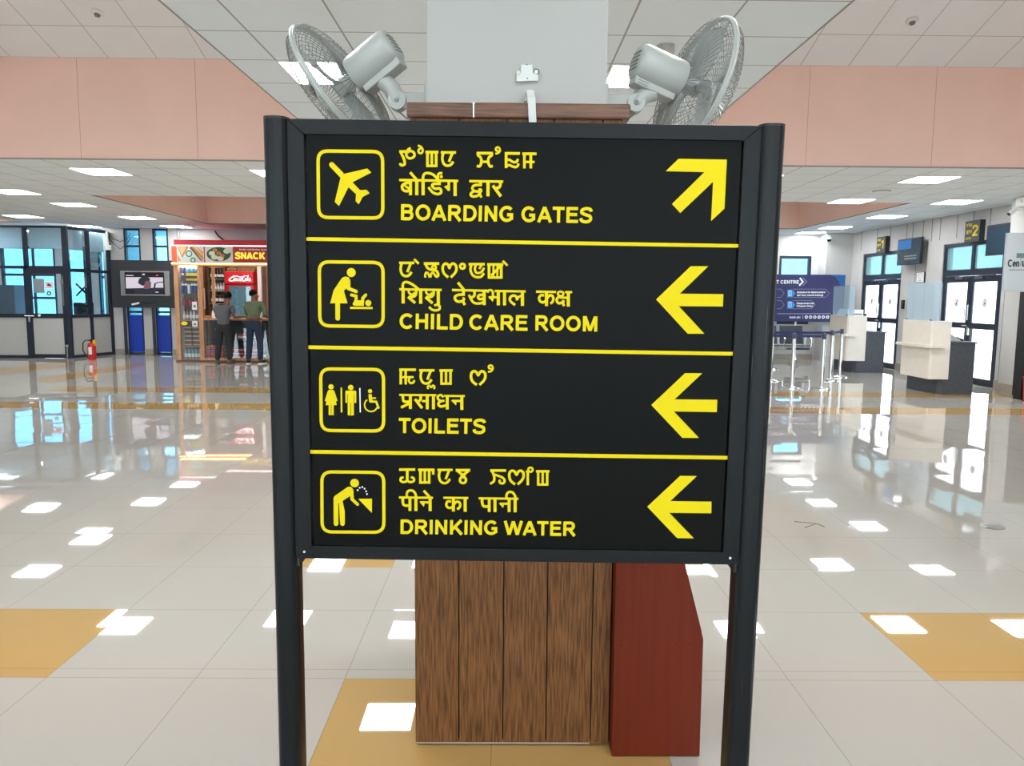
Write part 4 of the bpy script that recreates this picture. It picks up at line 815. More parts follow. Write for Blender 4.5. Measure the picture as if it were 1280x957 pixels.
MB().tube([(pc.x+R_*math.cos(PI*k/16), 21.86, pc.z+R_*math.sin(PI*k/16)) for k in range(32)], .022, 6, closed=True).build('guard_ring', M['tvsilver'], wc, smooth=True)
MB().cyl((pc.x, 21.99, pc.z), (pc.x, 21.84, pc.z), .06).build('motor', M['tvsilver'], wc)
mb = MB()
for k in range(12): mb.tube([(pc.x+.05*math.cos(PI*k/6), 21.86, pc.z+.05*math.sin(PI*k/6)), (pc.x+R_*math.cos(PI*k/6), 21.86, pc.z+R_*math.sin(PI*k/6))], .006, 4)
mb.build('guard', M['tvsilver'], wc)
q = atY(103, 362, 21.95); mb = MB(); mb.tube([(q.x-.17, 21.95, q.z+.17), (q.x+.17, 21.95, q.z-.17)], .03, 4).tube([(q.x-.17, 21.94, q.z-.17), (q.x+.17, 21.94, q.z+.17)], .03, 4)
tag(mb.build('cross_mark', M['navy'], loc=(q.x, 21.95, q.z)), 'dark cross of tape on the blue window behind the office side glass', 'tape')

# fire extinguisher
ex = thing('fire_extinguisher', 'red fire extinguisher standing on the floor by the office side wall', 'fire extinguisher', (-9.64, 17.9, 0)); e0 = Vector((-9.64, 17.9, 0))
MB().lathe([(.082, .002), (.088, .012), (.088, .33), (.078, .375), (.045, .40), (.028, .405), (.028, .425)], e0, 22).build('cylinder', C('ext_red', 196, 26, 22, .3), ex, smooth=True)
MB().box(-9.665, -9.615, 17.88, 17.92, .425, .46).box(-9.70, -9.60, 17.89, 17.91, .46, .475).build('valve', M['black'], ex); MB().box(-9.60, -9.545, 17.87, 17.93, .33, .46).build('tag', C('ext_yellow', 220, 180, 40), ex)
MB().tube([(-9.66, 17.89, .445), (-9.75, 17.86, .46), (-9.81, 17.85, .40), (-9.82, 17.85, .22), (-9.78, 17.86, .12), (-9.74, 17.87, .10)], .013, 8).build('hose', M['black'], ex, smooth=True)
fl = Flat(lambda u, v, l: (-9.64+.0885*math.sin(u)+l*math.sin(u), 17.9-.0885*math.cos(u)-l*math.cos(u), v))
for k in range(6): fl.poly([(-.45+.15*k, .13), (-.45+.15*(k+1), .13), (-.45+.15*(k+1), .30), (-.45+.15*k, .30)])
fl.poly([(-.2, .17), (.05, .17), (.05, .2), (-.2, .2)], 1); fl.poly([(-.1, .22), (.2, .22), (.2, .27), (-.1, .27)], 1)
fl.build('label', [M['paper'], M['black']], ex)
# cable box on the end post of the office
cb = thing('junction_box', 'white cable box with hanging wires on the office corner post', 'junction box', (-9.98, 19.45, 2.75))
MB().box(-10.05, -9.93, 19.44, 19.5, 2.72, 3.08).build('box', M['paper'], cb); MB().box(-9.99, -9.85, 19.42, 19.5, 2.62, 2.74).build('bracket', M['paper'], cb)
for z_, r_ in ((3.05, .22), (2.95, .3)):
    MB().tube([(-9.93, 19.46, z_), (-9.82, 19.47, z_-.15), (-9.66, 19.5, z_-r_), (-9.5, 19.55, z_-.16), (-9.42, 19.58, z_)], .008, 6).build('wire', M['black'], cb, smooth=True)

# ================================================================== screen board and television
bd = thing('display_board', 'large charcoal board on a stand carrying the television, in front of the window slots', 'display board', (-9.04, 19.35, 0))
box('board', M['charcoal'], (-9.85, -8.26, 19.35, 19.40, 1.19, 2.37), bd, bevel=.004)
for x in (-9.62, -8.9): box('post', M['charcoal'], (x, x+.06, 19.40, 19.45, .012, 2.3), bd); box('foot', M['charcoal'], (x-.02, x+.08, 19.36, 19.58, 0, .012), bd)
T0, T1 = atY(149.6, 338.4, 19.30), atY(212.1, 369.6, 19.30); S0, S1 = atY(156.3, 340.4, 19.30), atY(205, 367.2, 19.30)
tv = thing('television', 'silver television with side speakers showing a newsreader, on the charcoal board', 'television', ((T0.x+T1.x)/2, 19.35, T1.z))
MB().box(T0.x, T1.x, 19.31, 19.348, T1.z, T0.z).build('case', M['tvsilver'], tv, bevel=.006)
for a, b in ((T0.x+.01, S0.x-.03), (S1.x+.03, T1.x-.01)): MB().box(a, b, 19.303, 19.31, T1.z+.02, T0.z-.02).build('speaker', C('speaker_grey', 140, 142, 142, .5), tv)
box('bezel', M['black'], (S0.x-.02, S1.x+.02, 19.304, 19.31, S1.z-.015, S0.z+.015), tv)
MB().box(S0.x, S1.x, 19.299, 19.303, S1.z, S0.z).build('screen', emis('screen_dark', lin(38, 36, 42), .55), tv)
def scr(u, v, l): return (S0.x+(S1.x-S0.x)*u, 19.2985-l, S1.z+(S0.z-S1.z)*v)
fl = Flat(scr, .0005, .0003)
fl.poly([(.01, .21), (.99, .21), (.99, .78), (.01, .78)], 0); fl.poly([(.01, .21), (.99, .21), (.99, .3), (.01, .25)], 4)
fl.poly([(.72, .2), (.76, .5), (.85, .56), (.99, .58), (.99, .54), (.86, .52), (.80, .48), (.77, .2)], 1)
fl.poly([(.20, .0), (.22, .16), (.34, .24), (.46, .28), (.60, .28), (.75, .22), (.86, .14), (.90, .0)], 1)
fl.poly([(.47, .24), (.50, .55), (.66, .55), (.67, .32), (.60, .24)], 2); fl.disc((.575, .48), .10, 2, ry=.20); fl.poly([(.33, .50), (.36, .70), (.45, .80), (.58, .80), (.66, .72), (.63, .60), (.55, .62), (.50, .48), (.47, .36), (.40, .42)], 1)
fl.poly([(.02, .84), (.22, .84), (.22, .88), (.02, .88)], 0); fl.poly([(.45, .88), (.52, .88), (.52, .95), (.45, .95)], 0); fl.poly([(.80, .84), (.88, .86), (.84, .92), (.82, .88)], 3); fl.poly([(.78, .06), (.86, .06), (.86, .10), (.78, .10)], 0)
fl.build('picture', [emis('scr_light', lin(205, 198, 208), .42), emis('scr_hair', lin(36, 38, 46), .8), emis('scr_face', lin(92, 62, 66), .8), emis('scr_red', lin(210, 50, 60), .8), emis('scr_sill', lin(46, 42, 52), .8)], tv)
q = atY(169, 379.5, 19.3); st_ = thing('set_top_box', 'small white tilted device with dark leads below the television', 'set-top box', (q.x, 19.34, q.z))
mb = MB(); mb.T = Matrix.Translation((q.x, 19.33, q.z)) @ Matrix.Rotation(math.radians(-12), 4, 'Y'); mb.box(-.10, .10, -.02, .02, -.022, .022); mb.build('body', M['paper'], st_, bevel=.006)
MB().tube([(q.x+.1, 19.33, q.z+.03), (q.x+.2, 19.335, q.z+.05), (q.x+.3, 19.34, q.z), (q.x+.42, 19.34, q.z+.03), (q.x+.5, 19.34, q.z+.08)], .009, 6).build('lead', M['black'], st_, smooth=True)

# ================================================================== snack kiosk
KY = 17.55; KX0, KX1 = -7.52, -3.7
ki = thing('snack_kiosk', 'wooden snack kiosk with glass cases under a red lit SNACK header', 'kiosk', (-5.6, 18.4, 0))
for x0, x1 in ((KX0, -7.42), (-6.99, -6.89), (-3.8, KX1)): box('post', M['orange_wood'], (x0, x1, KY, KY+.10, .03, 2.18), ki, bevel=.004)
box('mullion', M['orange_wood'], (-6.78, -6.725, KY+.30, KY+.36, 1.0, 2.18), ki)
box('base', C('kiosk_base', 96, 58, 40), (KX0-.02, KX1, KY-.01, KY+1.85, 0, .035), ki)
box('header_beam', M['orange_wood'], (KX0-.03, KX1+.02, KY-.02, KY+.08, 2.181, 2.215), ki)
box('light_strip', emis('warm_strip', lin(255, 196, 120), 2.6), (KX0-.02, KX1, KY-.055, KY-.021, 2.215, 2.245), ki)
box('roof', C('kiosk_red', 176, 22, 40), (KX0, KX1, KY+.06, KY+1.9, 2.63, 2.66), ki); box('fascia', C('kiosk_red', 176, 22, 40), (KX0+.02, KX1, KY+.03, KY+.055, 2.62, 2.76), ki)
sb = box('sign_box', C('sign_orange', 202, 92, 52), (KX0, KX1, KY-.06, KY+.02, 2.25, 2.62), ki)
for x0, x1 in ((-7.395, -6.80), (-6.765, -6.15)): box('picture_frame', M['paper'], (x0, x1, KY-.066, KY-.06, 2.262, 2.612), sb)
box('light_bar', emis('white_strip', lin(255, 250, 245), 1.1), (KX0, KX1, KY-.072, KY-.06, 2.614, 2.636), sb)
def K_(Y): return lambda u, v, l: (u, Y-l, v)
fl = Flat(K_(KY-.066), .001, .0004); g0, g1 = -7.385, -6.81; W_ = g1-g0
U = lambda u, v: (g0+W_*u, 2.268+.338*v)
fl.poly([U(0, 0), U(1, 0), U(1, 1), U(0, 1)], 0); fl.poly([U(0, 1), U(.18, .22), U(.45, .98), U(.4, 1)], 1); fl.poly([U(.05, .95), U(.17, .4), U(.36, .95)], 2); fl.poly([U(.0, .55), U(.12, .05), U(.0, .0)], 1)
fl.poly([U(.50, .98), U(.97, .12), U(1, .05), U(1, .62), U(.72, 1)], 1); fl.poly([U(.62, .98), U(.98, .38), U(1, .5), U(.72, 1)], 2); fl.poly([U(.48, .9), U(.9, .06), U(.97, .04), U(.55, .98)], 3)
fl.disc(U(.45, .52), .075, 4); fl.disc(U(.45, .52), .05, 0); fl.disc(U(.60, .1), .06, 4); fl.disc(U(.60, .1), .034, 0); fl.build('food_picture', [C('pic_pale', 205, 214, 208), C('pic_bread', 196, 134, 76), C('pic_toast', 226, 190, 128), C('pic_filling', 110, 76, 58), C('pic_green', 34, 120, 50)], sb)
fl = Flat(K_(KY-.066), .001, .0004); g0, g1 = -6.755, -6.16; W_ = g1-g0
fl.poly([U(0, 0), U(1, 0), U(1, 1), U(0, 1)], 0); c_ = U(.49, .5); fl.disc(c_, .27, 1, ry=.158, n=30)
for u, v, r_, m_ in ((.24, .55, .07, 2), (.33, .3, .075, 2), (.55, .22, .075, 2), (.80, .70, .075, 2), (.36, .76, .05, 3), (.50, .56, .05, 3), (.63, .40, .05, 3)):
    fl.disc(U(u, v), r_, m_, ry=r_*.72)
    if m_ == 3: fl.disc(U(u, v), .017, 4)
fl.build('food_picture', [C('pic_cloth', 214, 214, 204), C('pic_leaf', 34, 84, 42), C('pic_cake', 214, 216, 186), C('pic_fry', 226, 130, 84), C('pic_hole', 90, 40, 22)], sb)
box('red_panel', C('kiosk_red', 176, 22, 40), (-6.13, KX1+.01, KY-.066, KY-.06, 2.27, 2.612), sb)
fl = Flat(K_(KY-.067), .001, .0002); fl.text('SNACK', (-6.09, 2.335), (.66, .0), (0, .15), .27); fl.build('lettering', [C('snack_yellow', 250, 214, 60, emit=lin(250, 214, 60), es=.25)], sb)
fl = Flat(K_(KY-.067), .001, .0002); fl.text('SHRI KRISHNA MANI', (-6.0, 2.527), (.66, .0), (0, .035), .27); fl.build('lettering', [M['paper']], sb)
# left tall glass case
for z in (.05, .345, .945, 1.28, 1.555, 1.845): box('case_shelf', M['glass'] if z > 1 else M['orange_wood'], (-7.42, -6.99, KY+.02, KY+.45, z-.012, z), ki)
box('case_glass', M['glass'], (-7.42, -6.99, KY+.006, KY+.012, .05, 2.18), ki); box('case_back', M['brown'], (-7.42, -6.99, KY+.46, KY+.47, .05, 2.18), ki)
box('case_side', M['glass'], (KX0+.01, KX0+.02, KY+.1, KY+.46, .05, 2.18), ki)
# counter
box('counter_top', M['orange_wood'], (-6.89, -3.8, KY-.03, KY+.55, .955, 1.0), ki, bevel=.003)
box('counter_glass', M['glass'], (-6.89, -3.8, KY+.006, KY+.012, .09, .955), ki); box('counter_shelf', M['glass'], (-6.89, -3.8, KY+.02, KY+.5, .50, .512), ki)
for x in (-5.62, -4.7): box('counter_rail', M['orange_wood'], (x, x+.05, KY, KY+.05, .035, .955), ki)
box('counter_foot', M['orange_wood'], (-6.89, -3.8, KY, KY+.05, .035, .09), ki); box('counter_floor', M['brown'], (-6.89, -3.8, KY+.05, KY+.5, .035, .06), ki); box('counter_back', C('case_dark', 74, 78, 76), (-6.89, -3.8, KY+.5, KY+.52, .06, .955), ki)
box('back_wall', C('kiosk_back', 138, 112, 92, var=.2), (KX0, KX1, KY+1.83, KY+1.85, .035, 2.63), ki); box('side_wall', M['brown'], (KX1-.02, KX1, KY+.1, KY+1.83, .035, 2.63), ki); box('side_wall', M['brown'], (KX0, KX0+.02, KY+.48, KY+1.83, .035, 2.63), ki)
box('post', C('kiosk_white_post', 216, 214, 210), (-6.09, -6.0, 18.98, 19.06, .035, 2.5), ki); box('wall_panel', C('kiosk_salmon', 176, 122, 100), (-5.98, -5.3, 19.30, 19.36, 1.0, 2.25), ki)
box('ceiling_light', emis('kiosk_lamp', (1, .96, .9, 1), 9), (-7.3, -4.2, KY+.55, KY+.68, 2.60, 2.62), ki)

box('case_fill', emis('case_fill_glow', (1, .97, .92, 1), 7), (-7.40, -7.01, KY+.03, KY+.07, 2.15, 2.175), ki)  # unseen glowing strip added to brighten the goods in the tall case
# goods: one of each kind, then copies
def bottle(name, body, cap, h, r):
    o = MB().lathe([(r*.9, 0), (r, .01), (r, h*.58), (r*.8, h*.70), (r*.36, h*.84), (r*.36, h*.9)], (0, 0, 0), 12).build(name, body, smooth=True)
    MB().cyl((0, 0, h*.9), (0, 0, h), r*.42, n=10).build('cap', cap, o); MB().lathe([(r*1.015, h*.2), (r*1.015, h*.5)], (0, 0, 0), 12).build('label', M['paper'] if body != M['paper'] else M['navy'], o); return o
def jar(name, body, lid, h, r):
    o = MB().lathe([(r*.9, 0), (r, .01), (r, h*.75), (r*.9, h*.82)], (0, 0, 0), 12).build(name, body, smooth=True); MB().cyl((0, 0, h*.82), (0, 0, h), r*.95, n=12).build('lid', lid, o); return o
def pack(name, body, strip_, wx, wy, h):
    o = MB().box(-wx/2, wx/2, -wy/2, wy/2, 0, h).build(name, body, bevel=min(wx, wy, h)*.12); MB().box(-wx/2-.001, wx/2+.001, -wy/2-.001, wy/2+.001, h*.3, h*.62).build('print', strip_, o); return o
def row(proto, pts, label, cat, group, first=True):
    for i, p in enumerate(pts):
        o = proto if (i == 0 and first) else dup(proto)
        o.location = p; tag(o, label, cat, group)
blueb = C('blue_bottle', 30, 62, 130, .25); water = C('water_bottle', 150, 180, 190, .12); redp = C('red_pack', 186, 40, 36); orangep = C('orange_pack', 222, 96, 50); bluep = C('blue_pack', 58, 78, 150); silverp = C('silver_pack', 176, 172, 168, .3); brownp = C('brown_pack', 92, 62, 46); greenb = C('green_bottle', 50, 170, 90, .2); darkb = C('cola_bottle', 40, 22, 18, .15); yellowp = C('yellow_pack', 224, 184, 40); purple = C('purple_pack', 90, 66, 130); pinkb = C('pink_bottle', 210, 110, 120, .25)
cY = KY+.14
row(bottle('water_bottle', water, C('bluecap', 60, 110, 180), .26, .036), [(-7.365+.08*k, cY+.12*j, .051) for j in (0, 1) for k in range(5)], 'clear water bottle on the bottom shelf of the tall glass case', 'bottle', 'water bottles at the bottom of the tall case')
row(pack('snack_packet', C('brown_snack', 128, 92, 74), C('brown_snack2', 184, 170, 160), .17, .05, .085), [(-7.30+.20*j, cY, .347+.098*k) for j in (0, 1) for k in range(5)], 'brown and silver snack packet stacked in the lower tall glass case', 'packet', 'stacked snack packets in the tall case')
row(bottle('drink_bottle', C('grey_bottle', 196, 200, 204, .2), M['navy'], .24, .03), [(-7.37+.075*k, cY, .946) for k in (0, 2, 3, 5)], 'pale drink bottle on the shelf above the yellow sticker', 'bottle', 'pale bottles on the middle case shelf')
row(bottle('drink_bottle', pinkb, redp, .25, .03), [(-7.37+.075*k, cY, .946) for k in (1, 4)], 'pink drink bottle on the shelf above the yellow sticker', 'bottle', 'pink bottles on the middle case shelf')
row(bottle('drink_bottle', blueb, bluep, .22, .028), [(-7.34+.08*k, cY+.13, .946) for k in range(5)], 'blue bottle at the back of the middle case shelf', 'bottle', 'blue bottles behind on the middle case shelf')
row(jar('jar', redp, M['navy'], .17, .035), [(-7.37+.14*k, cY, 1.281) for k in range(3)], 'red jar on the fourth shelf of the tall glass case', 'jar', 'red jars in the tall case')
row(jar('jar', C('tea_pack', 96, 40, 60), C('greenlid', 40, 120, 60), .2, .032), [(-7.30+.14*k, cY+.02, 1.281) for k in range(3)], 'maroon jar with green lid on the fourth shelf of the tall glass case', 'jar', 'maroon jars in the tall case')
row(jar('jar', blueb, M['paper'], .22, .032), [(-7.38+.072*k, cY, 1.556) for k in (0, 1, 3, 4, 5)], 'blue jar with white lid on the shelf below the yellow packs', 'jar', 'blue jars in the tall case')
row(jar('tall_tub', M['paper'], bluep, .25, .03), [(-7.38+.072*2, cY-.02, 1.556)], 'tall white tub between the blue jars in the tall glass case', 'tub', None)
row(pack('snack_packet', yellowp, M['black'], .085, .05, .17), [(-7.25+.092*k, cY, 1.846) for k in range(3)], 'yellow and black pack on the top shelf of the tall glass case', 'packet', 'yellow packs on the top case shelf')
row(jar('tub', purple, M['paper'], .16, .033), [(-7.375, cY, 1.846), (-7.375, cY, 2.006)], 'purple tub stacked at the left of the top case shelf', 'tub', 'purple tubs on the top case shelf')
row(jar('tub', C('teal_tub', 60, 130, 160), M['paper'], .12, .04), [(-7.26+.1*k, cY, 2.02) for k in range(3)], 'teal tub above the yellow packs on the top case shelf', 'tub', 'teal tubs on the top case shelf')
sY = KY+.12
row(pack('carton', bluep, orangep, .085, .10, .075), [(-6.82+.095*k, sY, .061+.156*j) for j in (0, 1) for k in range(4)], 'blue carton in the left glass counter front', 'carton', 'blue cartons under the counter')
row(pack('carton', orangep, redp, .085, .10, .075), [(-6.82+.095*k, sY, .138+.156*j) for j in (0, 1) for k in range(4)], 'orange carton between the blue cartons in the glass counter front', 'carton', 'orange cartons under the counter')
row(pack('carton', redp, silverp, .13, .10, .085), [(-6.36+.15*k, sY, .061+.088*j) for j in range(3) for k in range(5)], 'red carton behind the counter glass between the two men', 'carton', 'red cartons under the counter')
row(jar('glass_jar', C('jar_green', 120, 142, 132, .15), M['tvsilver'], .26, .075), [(-6.62, sY+.08, .513), (-6.44, sY+.1, .513)], 'greenish glass jar on the shelf behind the left counter glass', 'jar', 'glass jars inside the counter')
row(pack('carton', C('redwhite', 214, 84, 60), M['paper'], .17, .12, .13), [(-6.05, sY, .513), (-5.86, sY, .513)], 'red and white pack on the shelf behind the counter glass', 'packet', 'red and white packs inside the counter')
row(pack('folded_bag', C('dark_bag', 44, 42, 46), C('dark_bag2', 60, 58, 62), .22, .1, .16), [(-6.0, sY, .329)], 'dark bundle behind the counter glass between the two men', 'bundle', None)
row(pack('tissue_box', M['paper'], bluep, .12, .1, .1), [(-5.58, sY, .061)], 'white box low behind the counter glass between the jeans legs', 'box', None)
row(pack('snack_tray', C('tray_orange', 206, 140, 70), C('tray_red', 150, 52, 34), .16, .14, .05), [(-6.79, KY+.10, 1.001)], 'flat orange tray of snacks at the left end of the counter top', 'tray', None)
row(jar('red_jar', C('brick_red', 160, 58, 40), M['brown'], .16, .08), [(-6.53, KY+.3, 1.001)], 'brick red pot on the counter behind the grey shirted man', 'pot', None)
row(jar('steel_mug', M['paper'], M['black'], .17, .05), [(-5.89, KY+.2, 1.001)], 'white and black container on the counter between the two men', 'container', None)
# rack of bottles behind the counter
rk = thing('bottle_rack', 'dark open rack of bottles behind the counter left of the red fridge', 'rack', (-6.97, 19.1, 0))
for x in (-7.30, -6.895): box('upright', M['brown'], (x, x+.03, 18.95, 19.25, .036, 2.22), rk)
for z in (.3, 1.0, 1.32, 1.63, 1.92, 2.2): box('rack_shelf', M['tvsilver'], (-7.27, -6.896, 18.96, 19.25, z-.015, z), rk)
box('rack_back', C('rack_back', 150, 156, 152), (-7.27, -6.896, 19.25, 19.26, .036, 2.2), rk)
row(bottle('drink_bottle', darkb, redp, .22, .03), [(-7.145+.07*k, 19.03, 1.921) for k in range(4)], 'dark cola bottle on the top rack shelf left of the fridge', 'bottle', 'dark bottles on the rack')
row(bottle('drink_bottle', silverp, M['black'], .22, .03), [(-7.145+.07*k, 19.03, 1.631) for k in range(4)], 'silver bottle on the second rack shelf left of the fridge', 'bottle', 'silver bottles on the rack')
row(bottle('drink_bottle', greenb, greenb, .24, .032), [(-7.22, 19.03, z) for z in (1.321, 1.631, 1.921)], 'green bottle at the left end of a rack shelf behind the counter', 'bottle', 'green bottles on the rack')
row(bottle('drink_bottle', darkb, M['black'], .25, .034), [(-7.12+.075*k, 19.03, 1.321) for k in range(3)], 'dark bottle on the third rack shelf behind the grey shirted man', 'bottle', 'dark bottles on the lower rack')
# drinks fridge
fr = thing('drinks_fridge', 'red drinks fridge with a glass door and white script on its lit header', 'fridge', (-6.48, 19.1, .036))
FX, FY_ = (-6.84, -6.17), 18.92; fred = C('fridge_red', 190, 16, 34, .35, emit=lin(190, 16, 34), es=.03)
box('cabinet', fred, (FX[0], FX[1], FY_+.03, FY_+.44, .05, 1.79), fr, bevel=.01); box('header', fred, (FX[0]-.01, FX[1]+.01, FY_-.04, FY_+.44, 1.80, 2.10), fr, bevel=.012)
box('foot_grille', M['black'], (FX[0]+.02, FX[1]-.02, FY_+.05, FY_+.4, .0365, .05), fr)
dr = MB().box(FX[0], FX[0]+.07, FY_, FY_+.03, .10, 1.785).box(FX[1]-.07, FX[1], FY_, FY_+.03, .10, 1.785).box(FX[0]+.07, FX[1]-.07, FY_, FY_+.03, 1.74, 1.785).box(FX[0]+.07, FX[1]-.07, FY_, FY_+.03, .10, .16).build('door', fred, fr)
box('door_glass', M['glass'], (FX[0]+.07, FX[1]-.07, FY_+.01, FY_+.016, .16, 1.74), dr); box('interior', emis('fridge_light', lin(96, 136, 146), .30), (FX[0]+.07, FX[1]-.07, FY_+.024, FY_+.029, .16, 1.74), fr)
box('handle', M['tvsilver'], (FX[0]+.03, FX[0]+.05, FY_-.03, FY_-.012, .9, 1.2), dr)
fl = Flat(K_(FY_-.04), .001, .0003)
G0, G1_ = atY(285.8, 344, FY_-.04), atY(312, 351.5, FY_-.04)
def cc(u, v): return (G0.x+(G1_.x-G0.x)*u, G1_.z+(G0.z-G1_.z)*v)
for pts, wd in (([(.22, .95), (.26, .78), (.17, .72), (.07, .45), (.06, .15), (.16, .05), (.30, .25)], .032), ([(.0, .40), (.02, .1), (.07, .0)], .02), ([(.32, .45), (.25, .40), (.24, .15), (.30, .08), (.36, .25), (.35, .42), (.30, .45)], .026), ([(.47, .42), (.41, .42), (.38, .2), (.43, .06), (.50, .22)], .026),
  ([(.60, .42), (.54, .42), (.51, .2), (.56, .06), (.61, .25), (.61, .45), (.61, .15), (.66, .1)], .026), ([(.22, .80), (.40, .88), (.58, .72), (.80, .95), (.92, .85)], .022), ([(.76, .80), (.68, .6), (.66, .25), (.72, .05), (.80, .18)], .032),
  ([(.83, .45), (.79, .38), (.79, .15), (.83, .08), (.87, .25), (.86, .42), (.83, .45)], .024), ([(.88, .15), (.93, .85), (.95, 1.0), (.92, .8), (.91, .2), (.95, .1)], .022), ([(1.03, .45), (.98, .42), (.96, .2), (.99, .06), (1.03, .25), (1.03, .45), (1.03, .15), (1.08, .15)], .024)):
    fl.stroke([cc(*p) for p in catmull(pts, 5)], wd*.72)
fl.poly([cc(.635, .40), cc(.69, .46), cc(.69, .34), cc(.635, .28)])
fl.build('script_lettering', [C('white_emit', 245, 245, 245, emit=(1, 1, 1, 1), es=.3)], fr)
for z in (.5, .9, 1.30): box('fridge_shelf', M['tvsilver'], (FX[0]+.07, FX[1]-.07, FY_+.017, FY_+.0235, z, z+.012), fr)
row(pack('box_on_fridge', C('straw_box', 150, 112, 58, var=.3), M['brown'], .22, .2, .09), [(-6.72, 19.1, 2.101), (-6.48, 19.1, 2.101), (-6.26, 19.1, 2.101)], 'straw coloured box on top of the red fridge', 'box', 'boxes on the fridge')
# sheets and sticker stuck on the glass
def sheet(label, px0, py0, px1, py1, Y=KY+.004, m='paper', inner=True):
    a, b = atY(px0, py0, Y), atY(px1, py1, Y); o = tag(MB().box(a.x, b.x, Y-.003, Y, b.z, a.z).build('paper_sheet', M[m], loc=((a.x+b.x)/2, Y, b.z)), label, 'paper sheet')
    if inner:
        fl = Flat(K_(Y-.003)); x0, x1 = a.x+(b.x-a.x)*.25, a.x+(b.x-a.x)*.75; z0, z1 = b.z+(a.z-b.z)*.25, b.z+(a.z-b.z)*.62; fl.poly([(x0, z0), (x1, z0), (x1, z1), (x0, z1)]); fl.build('print', [C('print_grey', 120, 128, 138)], o)
sheet('white printed sheet stuck on the tall glass case at chest height', 240, 377, 246.4, 387); sheet('white printed sheet on the tall glass case beside the yellow sticker', 240.2, 401, 247.2, 408)
a = atY(267, 387, KY+.05); sh_ = tag(MB().prism([(a.x-.06, KY+.05, 1.001), (a.x+.06, KY+.05, 1.001), (a.x+.06, KY+.11, 1.17), (a.x-.06, KY+.11, 1.17)], (0, .004, 0)).build('counter_card', M['paper'], loc=(a.x, KY+.05, 1.001)), 'white card leaning on the counter left of the grey shirted man', 'card')
q = atY(230.5, 404, KY+.004); o = tag(MB().prism([(q.x+.075*math.cos(PI*k/12), KY+.001, q.z+.042*math.sin(PI*k/12)) for k in range(24)], (0, .004, 0)).build('oval_sticker', C('sticker_yellow', 244, 222, 30), loc=(q.x, KY+.004, q.z)), 'yellow oval sticker on the tall glass case', 'sticker')
sheet('tall white sheet hanging in the gap right of the tall glass case', 252.8, 360, 256.8, 386, KY+.29, 'paper', False)
# pipes on the back wall above the kiosk
for x, s in ((-8.22, 'thin grey pipe on the back wall left above the kiosk roof'),): 
    t_ = thing('wall_pipe', s, 'pipe', (x, BY-.03, .15)); MB().cyl((x, BY-.03, .15), (x, BY-.03, CZ-.01), .03, n=12).build('pipe', M['tvsilver'], t_, smooth=True)
    mb = MB(); 
    for z in (1., 2.2, 2.95): MB().box(x-.04, x+.04, BY-.065, BY-.001, z, z+.02).build('clip', M['tvsilver'], t_)
tag(MB().tube([(-7.30, BY-.05, 3.12), (-7.22, BY-.06, 3.0), (-7.05, BY-.06, 2.86), (-6.9, BY-.05, 2.78), (-6.88, BY-.05, 2.66)], .02, 8).build('cable', M['black'], loc=(-7.1, BY-.05, 2.66), smooth=True), 'thick black cable running down behind the red kiosk roof', 'cable')

# ================================================================== the two men at the kiosk
def skinned(nodes, edges, root):
    """one continuous surface grown around a skeleton; nodes: name -> ((x, y, z), radius)"""
    import bmesh
    bm = bmesh.new(); ly = bm.verts.layers.skin.verify(); V = {}
    for k, (p, r) in nodes.items():
        v = bm.verts.new(p); rr = r if isinstance(r, tuple) else (r, r); v[ly].radius = rr; v[ly].use_root = (k == root); V[k] = v
    for a, b in edges: bm.edges.new((V[a], V[b]))
    me = bpy.data.meshes.new('sk'); bm.to_mesh(me); bm.free(); ob = bpy.data.objects.new('sk', me); COL.objects.link(ob)
    s = ob.modifiers.new('skin', 'SKIN'); s.use_smooth_shade = True; u = ob.modifiers.new('sub', 'SUBSURF'); u.levels = 2; u.render_levels = 2
    out = bpy.data.meshes.new_from_object(ob.evaluated_get(bpy.context.evaluated_depsgraph_get()))
    bpy.data.objects.remove(ob); bpy.data.meshes.remove(me)
    for p in out.polygons: p.use_smooth = True
    return out
def put(name, me, m, parent):
    me.name = name; me.materials.clear(); me.materials.append(m); o = bpy.data.objects.new(name, me); COL.objects.link(o); o.parent = parent; return o
def hand(N, E, wrist, pre, w, d, up, s=1):
    """palm and five fingers growing from wrist w along d; up is the back of the hand"""
    w = Vector(w); d = Vector(d).normalized(); up = Vector(up).normalized(); sd = d.cross(up)*s
    N[pre+'p'] = (tuple(w+d*.055), (.034, .018)); E.append((wrist, pre+'p'))
    for i, (o, L) in enumerate(((-.027, .062), (-.009, .075), (.009, .072), (.026, .056))):
        a = w+d*.095+sd*o; b = a+d*L*.5-up*.010; c = b+d*L*.35-up*.026
        N[pre+'k%d' % i] = (tuple(a), .0105); N[pre+'m%d' % i] = (tuple(b), .0090); N[pre+'t%d' % i] = (tuple(c), .0075)
        E += [(pre+'p', pre+'k%d' % i), (pre+'k%d' % i, pre+'m%d' % i), (pre+'m%d' % i, pre+'t%d' % i)]
    a = w+d*.045-sd*.045; b = a+d*.035-sd*.014-up*.008; N[pre+'h1'] = (tuple(a), .011); N[pre+'h2'] = (tuple(b), .0085); E += [(pre+'p', pre+'h1'), (pre+'h1', pre+'h2')]
